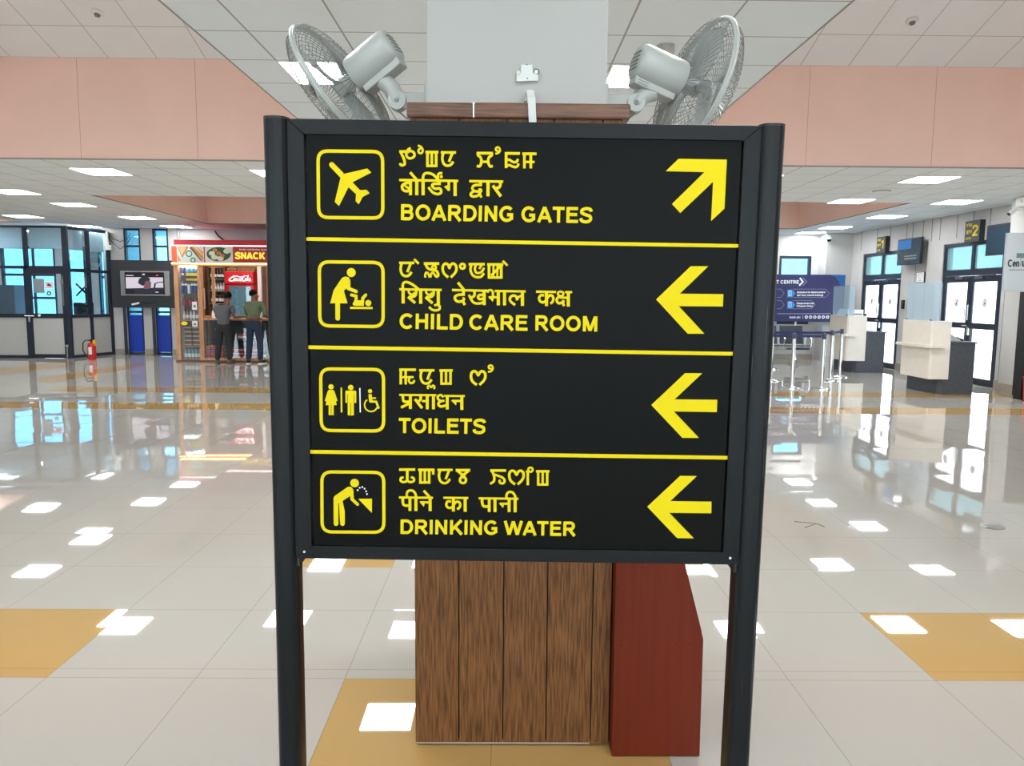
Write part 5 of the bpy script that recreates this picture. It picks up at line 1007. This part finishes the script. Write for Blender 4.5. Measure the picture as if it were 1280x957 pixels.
def man(label, base, J, skinm, hairm, shirtm, trouserm, shoem, solem, turn, sleeve, belt=None):
    t = thing('person', label, 'person', base)
    N = {'pel': (J['pel'], .10), 'sp': (J['sp'], (.105, .085)), 'ch': (J['ch'], (.125, .095)), 'nk0': (J['nk'], .052)}
    E = [('pel', 'sp'), ('sp', 'ch'), ('ch', 'nk0')]
    H = Vector(J['hd']); f = Vector((math.sin(turn), math.cos(turn), 0)); r_ = Vector((f.y, -f.x, 0)); nk = Vector(J['nk'])
    up = (H-nk).normalized()
    N['hb'] = (tuple(nk+(H-nk)*.55-f*.005), (.058, .062)); N['hm'] = (tuple(H), (.074, .088)); N['ht'] = (tuple(H+up*.055-f*.005), (.064, .078))
    E += [('nk0', 'hb'), ('hb', 'hm'), ('hm', 'ht')]
    for s in 'LR':
        N['sh'+s] = (J['sh'+s], .056); N['el'+s] = (J['el'+s], .040); N['wr'+s] = (J['wr'+s], .027)
        fm = (Vector(J['el'+s])*.55+Vector(J['wr'+s])*.45); N['fa'+s] = (tuple(fm), .036)
        E += [('ch', 'sh'+s), ('sh'+s, 'el'+s), ('el'+s, 'fa'+s), ('fa'+s, 'wr'+s)]
        hand(N, E, 'wr'+s, 'h'+s, J['wr'+s], Vector(J['wr'+s])-Vector(J['el'+s]), (0, -.2, 1), 1 if s == 'L' else -1)
        hp, kn, an = Vector(J['hp'+s]), Vector(J['kn'+s]), Vector(J['an'+s])
        N['hp'+s] = (tuple(hp), .085); N['kn'+s] = (tuple(kn), .056); N['ca'+s] = (tuple(kn*.65+an*.35), .052); N['an'+s] = (tuple(an), .036); N['to'+s] = (tuple(an+Vector((J['toe'+s][0], J['toe'+s][1], -.045))), (.035, .025))
        E += [('pel', 'hp'+s), ('hp'+s, 'kn'+s), ('kn'+s, 'ca'+s), ('ca'+s, 'an'+s), ('an'+s, 'to'+s)]
    body = put('body', skinned(N, E, 'pel'), skinm, t)
    # face: nose, ears, eyes, mouth
    for s, nm in ((-1, 'ear'), (1, 'ear')): MB().ball(H+r_*(s*.082)-f*.004-up*.012, (.012, .02, .03), 8, 6).build(nm, skinm, t, False, smooth=True)
    MB().tube([H+f*.088+up*.012, H+f*.108-up*.022, H+f*.09-up*.03], [.008, .013, .010], 8).build('nose', skinm, t, False, smooth=True)
    for s in (-1, 1): MB().ball(H+f*.083+r_*(s*.03)+up*.012, .010, 8, 6).build('eye', C('eye_white', 225, 222, 215), t, False, smooth=True)
    MB().ball(H+f*.083-up*.052, (.024, .024, .006), 8, 5).build('mouth', C('lip', 120, 66, 58), t, False, smooth=True)
    hm = MB(); hc = H+up*.035-f*.016                                          # hair: a shaped cap over crown and back
    rows = []
    for i in range(9):
        th = PI*.68*i/8; row = []
        for j in range(24):
            a = 2*PI*j/24; dv = f*math.cos(a)+r_*math.sin(a); fr = (math.cos(a)+1)/2; lim = th*(1-.34*fr); wob = 1+.035*math.sin(a*5+i)
            row.append(hm.pt(hc+dv*(.086*math.sin(lim)*wob)+up*(.100*math.cos(lim)*wob)-f*(.006)))
        rows.append(row)
    for i in range(8):
        for j in range(24): hm.face((rows[i][j], rows[i][(j+1) % 24], rows[i+1][(j+1) % 24], rows[i+1][j]))
    ho = hm.build('hair', hairm, t, False, smooth=True); so = ho.modifiers.new('thick', 'SOLIDIFY'); so.thickness = .008
    # clothes follow the same skeleton
    hem = Vector(J['pel'])+Vector((0, 0, J.get('hem', -.03)))
    NS = {'hem': (tuple(hem), (.158, .128)), 'w': (tuple((Vector(J['pel'])+Vector(J['sp']))/2+Vector((0, 0, .03))), (.150, .118)), 'sp': (tuple(Vector(J['sp'])+Vector((0, 0, .06))), (.150, .118)), 'ch': (tuple(Vector(J['ch'])), (.158, .122)), 'cu': (tuple(Vector(J['ch'])*.45+nk*.55-Vector((0, 0, .03))), (.105, .085)), 'co': (tuple(nk+Vector((0, 0, -.005))), .064)}
    ES = [('hem', 'w'), ('w', 'sp'), ('sp', 'ch'), ('ch', 'cu'), ('cu', 'co')]
    for s in 'LR':
        NS['sh'+s] = (tuple(Vector(J['sh'+s])), .074); e = Vector(J['sh'+s]).lerp(Vector(J['el'+s]), min(1, sleeve)); NS['e'+s] = (tuple(e), .062 if sleeve < 1 else .055); ES += [('ch', 'sh'+s), ('sh'+s, 'e'+s)]
        if sleeve > 1: q = Vector(J['el'+s]).lerp(Vector(J['wr'+s]), sleeve-1); NS['q'+s] = (tuple(q), .044); ES.append(('e'+s, 'q'+s))
    put('shirt', skinned(NS, ES, 'ch'), shirtm, t)
    pel = Vector(J['pel']); NT = {'wa': (tuple(pel+Vector((0, 0, .12))), (.142, .108)), 'pel': (tuple(pel+Vector((0, 0, .0))), (.140, .118))}; ET = [('wa', 'pel')]
    for s in 'LR':
        hp, kn, an = Vector(J['hp'+s]), Vector(J['kn'+s]), Vector(J['an'+s])
        NT['hp'+s] = (tuple(hp+Vector((0, 0, -.06))), .098); NT['th'+s] = (tuple((hp+kn)/2), .090); NT['kn'+s] = (tuple(kn), .074); NT['ca'+s] = (tuple((kn+an)/2), .070); NT['an'+s] = (tuple(an+Vector((0, 0, .0))), .062)
        ET += [('pel', 'hp'+s), ('hp'+s, 'th'+s), ('th'+s, 'kn'+s), ('kn'+s, 'ca'+s), ('ca'+s, 'an'+s)]
    put('trousers', skinned(NT, ET, 'pel'), trouserm, t)
    if belt:
        b = pel+Vector((0, 0, .105)); MB().tube([(b.x+.172*math.cos(2*PI*k/24), b.y+.138*math.sin(2*PI*k/24), b.z) for k in range(24)], .014, 6, closed=True).build('belt', belt, t, False, smooth=True)
    for s in 'LR':
        an = Vector(J['an'+s]); d = Vector((J['toe'+s][0], J['toe'+s][1], 0)).normalized(); sdv = Vector((d.y, -d.x, 0))
        def loop(z, k): return [an+d*(.07+k*.145*math.cos(2*PI*j/20))+sdv*(k*.052*math.sin(2*PI*j/20)*(1-.12*math.cos(2*PI*j/20)))+Vector((0, 0, z-an.z)) for j in range(20)]
        up_ = MB(); L0, L1, L2 = [[up_.pt(p) for p in loop(z, k)] for z, k in ((.022, 1), (.055, .95), (.085, .66))]
        for a, b in ((L0, L1), (L1, L2)):
            for j in range(20): up_.face((a[j], a[(j+1) % 20], b[(j+1) % 20], b[j]))
        up_.face(L0[::-1]); up_.face(L2); so = up_.build('shoe', shoem, t, False, smooth=True)
        MB().prism(loop(0.0, 1.03), (0, 0, .022)).build('sole', solem, so, False)
    return t
dark_hair = C('black_hair', 16, 14, 14, .85, spec=.1); skin_ = C('brown_skin', 128, 84, 62, .5)
B1 = Vector((-6.29, 17.17, 0))
man('man seen from behind in a grey t-shirt and dark trousers leaning at the kiosk counter', B1, dict(pel=(.0, -.02, .84), sp=(.0, .0, 1.0), ch=(.005, .03, 1.18), nk=(.055, .06, 1.345), hd=(.078, .085, 1.475),
 shL=(-.165, .03, 1.265), elL=(-.20, .14, 1.03), wrL=(-.13, .33, 1.035), shR=(.185, .035, 1.265), elR=(.22, .05, 1.035), wrR=(.33, .26, 1.045),
 hpL=(-.08, -.02, .80), knL=(-.12, .0, .46), anL=(-.155, -.03, .075), toeL=(-.03, .12), hpR=(.08, -.02, .80), knR=(.10, .02, .46), anR=(.115, -.02, .075), toeR=(.03, .12), hem=-.03),
 skin_, dark_hair, C('grey_shirt', 88, 88, 92, .8), C('dark_trousers', 36, 36, 40, .8), C('sandal', 90, 82, 74), C('sandal_sole', 60, 52, 46), -.05, .62)
B2 = Vector((-5.61, 17.17, 0))
man('man from behind in green shirt and dark jeans, head turned right, beside the sign post', B2, dict(pel=(.0, -.01, .90), sp=(.0, .0, 1.07), ch=(.01, .02, 1.25), nk=(.0, .045, 1.395), hd=(-.008, .07, 1.525),
 shL=(-.17, .02, 1.335), elL=(-.20, .13, 1.10), wrL=(-.09, .32, 1.06), shR=(.19, .02, 1.335), elR=(.27, -.02, 1.10), wrR=(.22, .24, 1.06),
 hpL=(-.085, -.01, .86), knL=(-.115, .02, .48), anL=(-.145, -.03, .075), toeL=(-.02, .12), hpR=(.085, -.01, .86), knR=(.115, .02, .48), anR=(.13, -.04, .075), toeR=(.05, .12), hem=.11),
 skin_, dark_hair, C('green_shirt', 92, 106, 78, .8), C('dark_jeans', 30, 40, 62, .8), C('dark_shoe', 30, 32, 38), C('white_sole', 224, 222, 206), .9, 1.35, C('brown_belt', 58, 44, 36))

# ================================================================== right: gate counters
def gate_counter(label, x0, x1, xr, y0, y1, near):
    """cream front x0..x1, dark desk to xr, front edge y0, back y1"""
    t = thing('gate_counter', label, 'counter', ((x0+xr)/2, (y0+y1)/2, 0))
    dk = [(x0+.13, y1), (x0+.19, y0+.10), (x0+.25, y0+.03), (xr, y0+.03), (xr+.04, y1)]
    MB().prism([(x, y, 0) for x, y in dk], (0, 0, .84)).build('dark_base', M['darkspeck'], t); MB().prism([(x, y, .8405) for x, y in [(x1+.005, y0+.01), (xr+.02, y0+.01), (xr+.06, y1), (x1+.005, y1)]], (0, 0, .025)).build('desk_top', M['darkspeck'], t)
    pl = [(x0, y1), (x0, y0+.03), (x0+.03, y0), (x1, y0), (x1, y0+.022), (x0+.04, y0+.022), (x0+.022, y0+.04), (x0+.022, y1)]
    MB().prism([(x, y, .25) for x, y in pl], (0, 0, .93)).build('cream_front', M['cream'], t, bevel=.002)
    pl = [(x0-.11, y1), (x0-.11, y0-.02), (x0-.04, y0-.09), (x0+.19, y0-.09), (x0+.19, y0-.001), (x0-.001, y0-.001), (x0-.001, y1)]
    MB().prism([(x, y, .77) for x, y in pl], (0, 0, .045)).build('ledge', M['cream'], t, bevel=.003)
    MB().prism([(x, y, 1.1805) for x, y in [(x0, y1), (x0, y0), (x1, y0), (x1, y0+.2), (x0+.25, y0+.25), (x0+.25, y1)]], (0, 0, .02)).build('transaction_top', M['cream'], t, bevel=.002)
    box('acrylic_screen', M['acrylic'], (x0+.02, x0+.026, y0+.04, y1-.06, 1.201, 1.83), t); box('acrylic_screen', M['acrylic'], (x0+.03, x0+.15, y0+.04, y0+.046, 1.201, 1.83), t)
    for x, y in ((x0+.023, y0+.06), (x0+.023, y1-.1)): box('screen_clip', M['steel'], (x-.012, x+.012, y, y+.05, 1.2005, 1.235), t)
    return t
gate_counter('cream and dark grey gate counter with clear screen nearest the camera, below gate sign 2', 6.95, 7.27, 7.70, 12.42, 13.34, True)
gate_counter('cream and dark grey gate counter with clear screen farther back, below gate sign 1', 7.20, 7.61, 8.03, 16.08, 16.95, False)
t = thing('telephone', 'pale grey desk telephone on the near gate counter', 'telephone', (7.42, 12.75, .866))
MB().prism([(7.30, 12.62, .866), (7.30, 12.62, .99), (7.36, 12.62, 1.0), (7.55, 12.62, .89), (7.55, 12.62, .866)], (0, .2, 0)).build('body', C('phone_grey', 190, 192, 190), t, bevel=.006); MB().tube([(7.50, 12.66, .93), (7.53, 12.66, .91), (7.62, 12.68, .885)], .02, 8).build('handset', M['black'], t, smooth=True)
t = thing('monitor', 'dark monitor edge on the far gate counter', 'monitor', (7.68, 16.5, .866))
MB().box(7.64, 7.70, 16.3, 16.75, .93, 1.24).build('screen', M['black'], t, bevel=.004); MB().box(7.62, 7.74, 16.45, 16.6, .866, .88).box(7.66, 7.69, 16.5, 16.56, .88, .95).build('stand', M['black'], t)
t = thing('office_chair', 'dark office chair back with pale cover behind the far gate counter', 'chair', (7.92, 17.35, 0))
MB().box(7.72, 8.02, 17.22, 17.28, .62, 1.08).build('backrest', M['black'], t, bevel=.02); MB().box(7.70, 8.04, 17.30, 17.66, .44, .52).build('seat', M['black'], t, bevel=.02); MB().box(7.86, 7.90, 17.28, 17.32, .50, .7).build('back_support', M['steel'], t); MB().cyl((7.88, 17.46, .05), (7.88, 17.46, .44), .025).build('column', M['steel'], t)
mb = MB()
for k in range(5): mb.box(7.88-.02, 7.88+.02, 17.46, 17.70, .04, .07) if k == 0 else mb.tube([(7.88, 17.46, .055), (7.88+.24*math.cos(2*PI*k/5+PI/2), 17.46+.24*math.sin(2*PI*k/5+PI/2), .03)], .018, 6)
mb.build('base', M['steel'], t)
t = thing('name_card', 'white folded card sign on the far counter top', 'card', (7.45, 16.3, 1.201))
MB().prism([(7.24, 16.30, 1.2015), (7.31, 16.30, 1.34), (7.32, 16.30, 1.34), (7.34, 16.30, 1.2015)], (0, .45, 0)).build('card', M['paper'], t)
MB().box(7.36, 7.58, 16.2, 16.22, 1.2015, 1.33).build('front_card', M['paper'], t); MB().box(7.36, 7.56, 16.197, 16.2, 1.22, 1.245).build('print', C('print_grey', 120, 128, 138), t)

# gate signs on the wall
def wall_sign(num, px, label):
    X = WX-.10; tl, tr, bl, br = [atX(a, b, X) for a, b in px]; y0, y1 = (tr.y+br.y)/2, (tl.y+bl.y)/2; z0, z1 = (bl.z+br.z)/2, (tl.z+tr.z)/2
    t = thing('gate_sign', label, 'sign', (X, (y0+y1)/2, z0)); MB().box(X, WX-.001, y0, y1, z0, z1).build('case', C('gate_sign_black', 40, 40, 46), t, bevel=.003)
    W_, H_ = y1-y0, z1-z0; P = lambda u, v, l: (X-.001-l, y1-W_*u, z0+H_*v)
    fl = Flat(P, .001, .0002); big = .40 if num == '2' else .26
    fl.mb.m = 0
    A = ALPHA[num]; 
    for st in A[1]: fl.stroke([(.48+.44*(p[0]/.78), .26+.52*p[1]) for p in st], .10)
    fl.build('number', [M['yellow']], t)
    for nm, d, sx, vy in (('lettering', B_m, (203, 955), (.80, .125)), ('lettering', B_d, (84, 545), (.50, .15))):
        f2 = Flat(P, .001, .0002)
        for kind, wd, pts in d:
            if kind == 'p' or kind == 'd' or kind == 'o': continue
            pts = catmull(pts) if kind == 'c' else pts; y_0 = 130 if d is B_m else 575
            f2.stroke([(.10+.40*(x-sx[0])/sx[1], vy[0]-vy[1]*(y-y_0)/260+.06) for x, y in pts], .028)
        f2.build(nm, [M['yellow']], t)
    f3 = Flat(P, .001, .0002); f3.text('GATE', (.10, .13), (.36, 0), (0, .10), .22); f3.build('lettering', [M['yellow']], t)
    return t
wall_sign('2', ((1207, 276), (1225.5, 275), (1205.3, 302), (1223.5, 302.5)), 'black gate sign with a large yellow 2 over the near gate doors')
wall_sign('1', ((1096.5, 296), (1107, 295.5), (1095, 316), (1106, 316)), 'black gate sign with a yellow 1 over the far gate doors')
def wall_tv(px, label, lit):
    X = 8.42; tl, tr, bl = [atX(a, b, X) for a, b in px]; y0, y1 = tr.y, (tl.y+bl.y)/2; z0, z1 = bl.z, tl.z
    t = thing('wall_screen', label, 'television', (X, (y0+y1)/2, z0)); MB().box(X, X+.05, y0, y1, z0, z1).build('case', M['black'], t, bevel=.004)
    sc_ = MB().box(X-.004, X-.0005, y0+.02, y1-.02, z0+.025, z1-.02).build('screen', C('screen_off' , 40, 62, 78, .12), t)
    W_, H_ = y1-y0, z1-z0; fl = Flat(lambda u, v, l: (X-.0042-l, y1-W_*u, z0+H_*v), .0008, .0003)
    if lit:
        fl.poly([(.03, .6), (.60, .6), (.60, .94), (.03, .94)], 0)
        for v in (.2, .3): fl.poly([(.33, v), (.85, v), (.85, v+.05), (.33, v+.05)], 1)
        fl.build('picture', [emis('scr_blue', lin(66, 112, 168), .5), emis('scr_text', lin(120, 132, 120), .5)], sc_)
    MB().box(X+.05, WX-.001, (y0+y1)/2-.05, (y0+y1)/2+.05, (z0+z1)/2-.06, (z0+z1)/2+.06).build('bracket', M['black'], t)
    return t
wall_tv(((1121, 300), (1152, 296), (1122.4, 331.6)), 'dark flat screen with a blue corner picture on the wall right of gate 1', True)
wall_tv(((1232, 282.2), (1267.4, 277), (1233.4, 319.6)), 'dark blank flat screen on the wall right of gate 2', False)
q = atX(1129.5, 379.5, WX); t = thing('card_reader', 'small black card reader on the wall right of gate 1', 'card reader', (WX, q.y, q.z)); MB().box(WX-.03, WX-.001, q.y-.05, q.y+.05, q.z-.11, q.z+.08).build('body', M['black'], t, bevel=.004); MB().box(WX-.033, WX-.03, q.y-.035, q.y+.035, q.z-.02, q.z+.06).build('keypad', C('keypad', 60, 66, 76), t)
a, b = atX(1147, 340, WX), atX(1156.5, 353, WX); t = thing('framed_notice', 'black framed white notice on the wall between the two gates', 'notice', (WX, (a.y+b.y)/2, b.z)); MB().box(WX-.02, WX-.001, b.y, a.y, b.z, a.z).build('frame', M['black'], t); MB().box(WX-.022, WX-.02, b.y+.03, a.y-.012, b.z+.012, a.z-.012).build('paper', M['paper'], t)
fl = Flat(lambda u, v, l: (WX-.0222-l, a.y-(a.y-b.y)*u, b.z+(a.z-b.z)*v)); fl.arc((.5, .62), .22, .03); fl.poly([(.2, .2), (.8, .2), (.8, .24), (.2, .24)]); fl.build('print', [C('print_grey', 120, 128, 138)], t)

# pillar, shop board and what hangs there
t = thing('pillar', 'white square pillar with a stone base right of gate 2', 'pillar', (8.37, 12.27, 0))
box('shaft', M['white'], (8.15, 8.59, 12.03, 12.5, .20, CZ-.002), t, bevel=.004); box('stone_base', M['skirt'], (8.13, 8.592, 12.01, 12.52, 0, .20), t, bevel=.003)
BX0 = 7.725
t = thing('shop_board', 'pale grey shop board starting with Cen fixed to the right pillar', 'sign', (8.15, 11.9, 1.69)); box('board', C('board_grey', 178, 184, 188, .35), (BX0, 8.58, 11.9, 11.95, 1.69, 2.58), t, bevel=.003)
fl = Flat(K_(11.9), .001, .0003)
def word_part(txt, px0, py0, px1, py1, w_=.2, m=0):
    p, q = atY(px0, py1, 11.899), atY(px1, py0, 11.899); fl.text(txt, (p.x, p.z), (q.x-p.x, 0), (0, q.z-p.z), w_, m)
word_part('C', 1259.6, 324.2, 1265.6, 333.4); word_part('en', 1265.8, 324.2, 1274.6, 333.2); word_part('u', 1277.2, 323.5, 1281.6, 333)
p, q = atY(1270.3, 322.3, 11.899), atY(1281.5, 316.3, 11.899); fl.poly([(p.x, p.z), (q.x, p.z), (q.x, q.z), (p.x, q.z)], 1); p, q = atY(1275, 333, 11.899), atY(1276.6, 322.3, 11.899); fl.poly([(p.x, p.z), (q.x, p.z), (q.x, q.z), (p.x, q.z)], 1)
for k in range(7): p = atY(1261.5+2.8*k, 337.6, 11.899); fl.poly([(p.x, p.z), (p.x+.026, p.z), (p.x+.026, p.z+.011), (p.x, p.z+.011)])
fl.build('lettering', [C('board_ink', 44, 50, 56), C('board_green', 92, 116, 112)], t)
for x in (8.2, 8.5): box('stand_off', M['steel'], (x, x+.03, 11.95, 12.029, 2.1, 2.14), t)
t = thing('shop_partition', 'dark shop partition at the right edge below the grey shop board', 'counter', (8.3, 11.95, 0)); box('panel', C('dark_panel', 34, 34, 36), (8.06, 8.58, 11.80, 12.0, .05, 1.68), t); box('plinth', M['black'], (8.08, 8.58, 11.82, 12.0, 0, .05), t)  # dark upright panel standing as the edge of the shop
t = thing('waste_bin', 'red bin at the right edge in front of the dark panel', 'bin', (8.15, 11.6, 0)); MB().lathe([(.13, 0), (.15, .01), (.17, .36), (.175, .37), (.165, .37), (.15, .3)], (8.15, 11.6, 0), 20).build('body', C('bin_red', 170, 26, 44), t, smooth=True); MB().lathe([(.178, .355), (.182, .365), (.178, .375)], (8.15, 11.6, 0), 20).build('rim', C('bin_red2', 140, 20, 36), t, smooth=True)
t = thing('bullet_camera', 'white bullet camera reaching left from the pillar top', 'security camera', (8.05, 12.22, 2.9))
MB().cyl((7.93, 12.22, 2.90), (8.06, 12.22, 3.0), .035, n=14).build('housing', M['paper'], t, smooth=True); MB().cyl((7.922, 12.22, 2.894), (7.93, 12.22, 2.90), .03, n=14).build('lens', M['black'], t); MB().tube([(8.04, 12.22, 3.01), (8.09, 12.22, 2.97), (8.149, 12.22, 2.97)], .014, 8).build('bracket', M['paper'], t, smooth=True)
t = thing('camera_box', 'white camera junction box at the top of the right pillar', 'junction box', (8.12, 12.15, 3.02)); MB().box(8.07, 8.149, 12.08, 12.3, 3.02, 3.16).build('box', M['paper'], t, bevel=.01); MB().ball((8.07, 12.15, 3.09), .018, 10, 6).build('knob', M['chrome'], t, smooth=True)
q = atY(1036.5, 299.5, 19.05); t = thing('dome_camera', 'small white dome camera at the top of the far right corner pilaster', 'security camera', (q.x, 19.14, q.z)); MB().box(q.x-.05, q.x+.05, 19.10, 19.149, q.z+.0, q.z+.12).cyl((q.x, 19.06, q.z+.01), (q.x, 19.06, q.z+.06), .065, n=18).build('housing', M['paper'], t); MB().ball((q.x, 19.06, q.z+.005), .058, 14, 8).build('dome', C('cam_dome', 30, 36, 50, .1), t, smooth=True)

# queue posts
def qpost(p, label, nxt):
    p = Vector(p); t = thing('queue_post', label, 'queue post', p, group='chrome queue posts')
    MB().lathe([(.165, .0), (.165, .012), (.15, .022), (.05, .035), (.034, .045)], p, 28).build('base', M['chrome'], t, smooth=True)
    MB().cyl(p+Vector((0, 0, .04)), p+Vector((0, 0, .86)), .032, n=18).build('pole', M['chrome'], t, smooth=True); MB().cyl(p+Vector((0, 0, .86)), p+Vector((0, 0, .945)), .036, n=18).lathe([(.036, .945), (.03, .96), (.01, .963)], p, 18).build('belt_head', C('post_head', 60, 64, 74, .35), t, smooth=True)
    for n in nxt:
        n = Vector(n); d = (n-p).normalized(); a, b = p+d*.04, n-d*.04; MB().prism([(a.x, a.y, .885), (b.x, b.y, .885), (b.x, b.y, .935), (a.x, a.y, .935)], Vector((-d.y, d.x, 0))*.003).build('belt', C('belt_navy', 24, 36, 84, .45), t)
s1, s2, s3, s4, s0, s5, s6 = (4.985, 13.16, 0), (5.48, 13.10, 0), (6.21, 14.47, 0), (6.69, 15.16, 0), (5.02, 14.35, 0), (5.85, 16.75, 0), (4.1, 13.2, 0)
qpost(s1, 'chrome queue post in the front row, nearest the sign post', [s6]); qpost(s2, 'chrome queue post at the right end of the front row', [s1]); qpost(s3, 'chrome queue post in the middle of the back belt', [s0]); qpost(s4, 'rearmost chrome queue post beside the far gate counter', [s3])
qpost(s0, 'chrome queue post half hidden by the right sign post', []); qpost(s5, 'chrome queue post in front of the waiting seats, only its base seen', []); qpost(s6, 'chrome queue post hidden behind the right sign post', [])

# waiting bench and bank banner
t = thing('waiting_bench', 'dark perforated waiting bench with chrome frame below the blue banner', 'bench', (6.3, 18.3, 0))
for k in range(3):
    x0 = 5.40+.64*k; x1 = x0+.56; mb = MB()
    MB().prism([(x0, 18.50, .46), (x0, 18.62, .90), (x0, 18.645, .90), (x0, 18.525, .46)], (x1-x0, 0, 0)).build('backrest', C('bench_black', 42, 50, 62, .35), t, bevel=.01); MB().prism([(x0, 18.06, .43), (x0, 18.50, .40), (x0, 18.50, .425), (x0, 18.06, .455)], (x1-x0, 0, 0)).build('seat', C('bench_black', 42, 50, 62, .35), t, bevel=.01)
    for x in (x0-.035, x1+.035): MB().tube([(x, 18.5, .37), (x, 18.5, .64), (x, 18.16, .64), (x, 18.12, .60), (x, 18.14, .38)], .016, 8).build('armrest', M['chrome'], t, smooth=True)
box('beam', M['chrome'], (5.35, 7.3, 18.28, 18.34, .33, .385), t)
for x in (5.7, 6.95):
    MB().tube([(x, 18.02, .03), (x, 18.2, .09), (x, 18.31, .33), (x, 18.42, .09), (x, 18.6, .03)], .022, 8).build('leg', M['chrome'], t, smooth=True)
BNY = 18.9; n0, n1 = atY(972, 342.7, BNY), atY(1057, 343, BNY); zt, zb = n0.z, atY(1000, 402, BNY).z; bx0, bx1 = n0.x-2.2, n1.x
t = thing('banner_stand', 'dark blue bank banner on a white frame behind the queue posts', 'banner', ((bx0+bx1)/2, BNY, 0))
box('banner', C('banner_blue', 44, 46, 94, .45), (bx0, bx1, BNY, BNY+.012, zb, zt), t)
for x in (bx0+.05, bx1-.06, (bx0+bx1)/2): box('post', M['paper'], (x, x+.035, BNY+.013, BNY+.045, 0.02, zt), t); box('foot', M['paper'], (x-.01, x+.045, BNY-.2, BNY+.25, 0, .02), t)
q = atY(995, 402, BNY); box('post', M['paper'], (q.x-.02, q.x+.02, BNY+.013, BNY+.04, .02, zb+.3), t)
fl = Flat(K_(BNY), .001, .0003)
Q = lambda px, py: (lambda p: (p.x, p.z))(atY(px, py, BNY-.001))
TBn = lambda x, y: Q(960+x/11.96, 330+y/11.96)
def bw(txt, x0, y0, x1, y1, w_=.2, m=0): o, r, u = TBn(x0, y1), TBn(x1, y1), TBn(x0, y0); fl.text(txt, o, (r[0]-o[0], r[1]-o[1]), (u[0]-o[0], u[1]-o[1]), w_, m)
WH, BL, LB, MBl = 0, 1, 2, 3
fl.poly([TBn(940, 165), TBn(1158, 160), TBn(1150, 330), TBn(1085, 330), TBn(1060, 260), TBn(1010, 200)], 1)
bw('T CENTRE', 128, 240, 462, 292, .25); k_ = 1/11.96*BNY/956
fl.stroke([TBn(475, 205), TBn(520, 262), TBn(465, 322)], 26*k_, 0); fl.stroke([TBn(520, 205), TBn(578, 262), TBn(515, 322)], 12*k_, 3)
for y, xe in ((435, 915), (605, 705)):
    yb = y-62; yt = y+62
    fl.stroke([TBn(370, yb), TBn(xe-60, yb), TBn(xe, y), TBn(xe-60, yt), TBn(370, yt)], 7*k_, 3)
    fl.poly([TBn(288, yb+8), TBn(362, yb+8), TBn(408, y), TBn(362, yt), TBn(284, yt)], 2); fl.stroke([TBn(310, y-35), TBn(345, y-35), TBn(345, y+35), TBn(310, y+35), TBn(310, y-35)], 8*k_, 0)
    fl.stroke([TBn(130, yb), TBn(190, yb), TBn(240, y), TBn(190, yt), TBn(130, yt)], 7*k_, 3)
bw('Assistance for digital products', 432, 405, 850, 432, .24)
bw('(sbi Yono, internet banking)', 430, 450, 815, 476, .24)
bw('Cheque book issue', 420, 570, 680, 598, .24); bw('& Dispatch Status', 416, 612, 660, 638, .24)
fl.stroke([TBn(125, 740), TBn(925, 740)], 14*k_, 3); bw('bank.sbi', 312, 775, 470, 808, .22); fl.stroke([TBn(508, 765), TBn(508, 815)], 6*k_, 0)
for k in range(6): c_ = TBn(560+63*k, 790); fl.disc(c_, 25*k_, 0); fl.disc(c_, 10*k_, 4)
fl.build('lettering', [C('banner_white', 232, 234, 240), C('banner_mid', 20, 96, 160), C('banner_light', 40, 140, 206), C('banner_line', 130, 134, 170), C('banner_blue', 44, 46, 94)], t)

# small things on the floor
q = atZ(1240.5, 658, 0); t = tag(MB().lathe([(.075, .0), (.075, .003), (.06, .006), (.01, .007)], q, 24).build('floor_cap', C('cap_metal', 140, 136, 128, .3, metal=.6), loc=tuple(q)), 'round metal cap in the floor at right, toward gate 2', 'floor cap')
a_, b_, c_, d_ = [atZ(*p, .0025) for p in ((993, 651.5), (1021, 654), (1031, 658), (1006, 659))]
tag(MB().tube([a_, (a_+b_)/2, b_, c_], .0025, 5).tube([d_, (d_+b_)/2, b_], .0025, 5).build('string_scrap', C('scrap', 120, 112, 102), loc=tuple((a_+c_)/2)), 'dark crossed scrap of string on the pale floor at right', 'string')
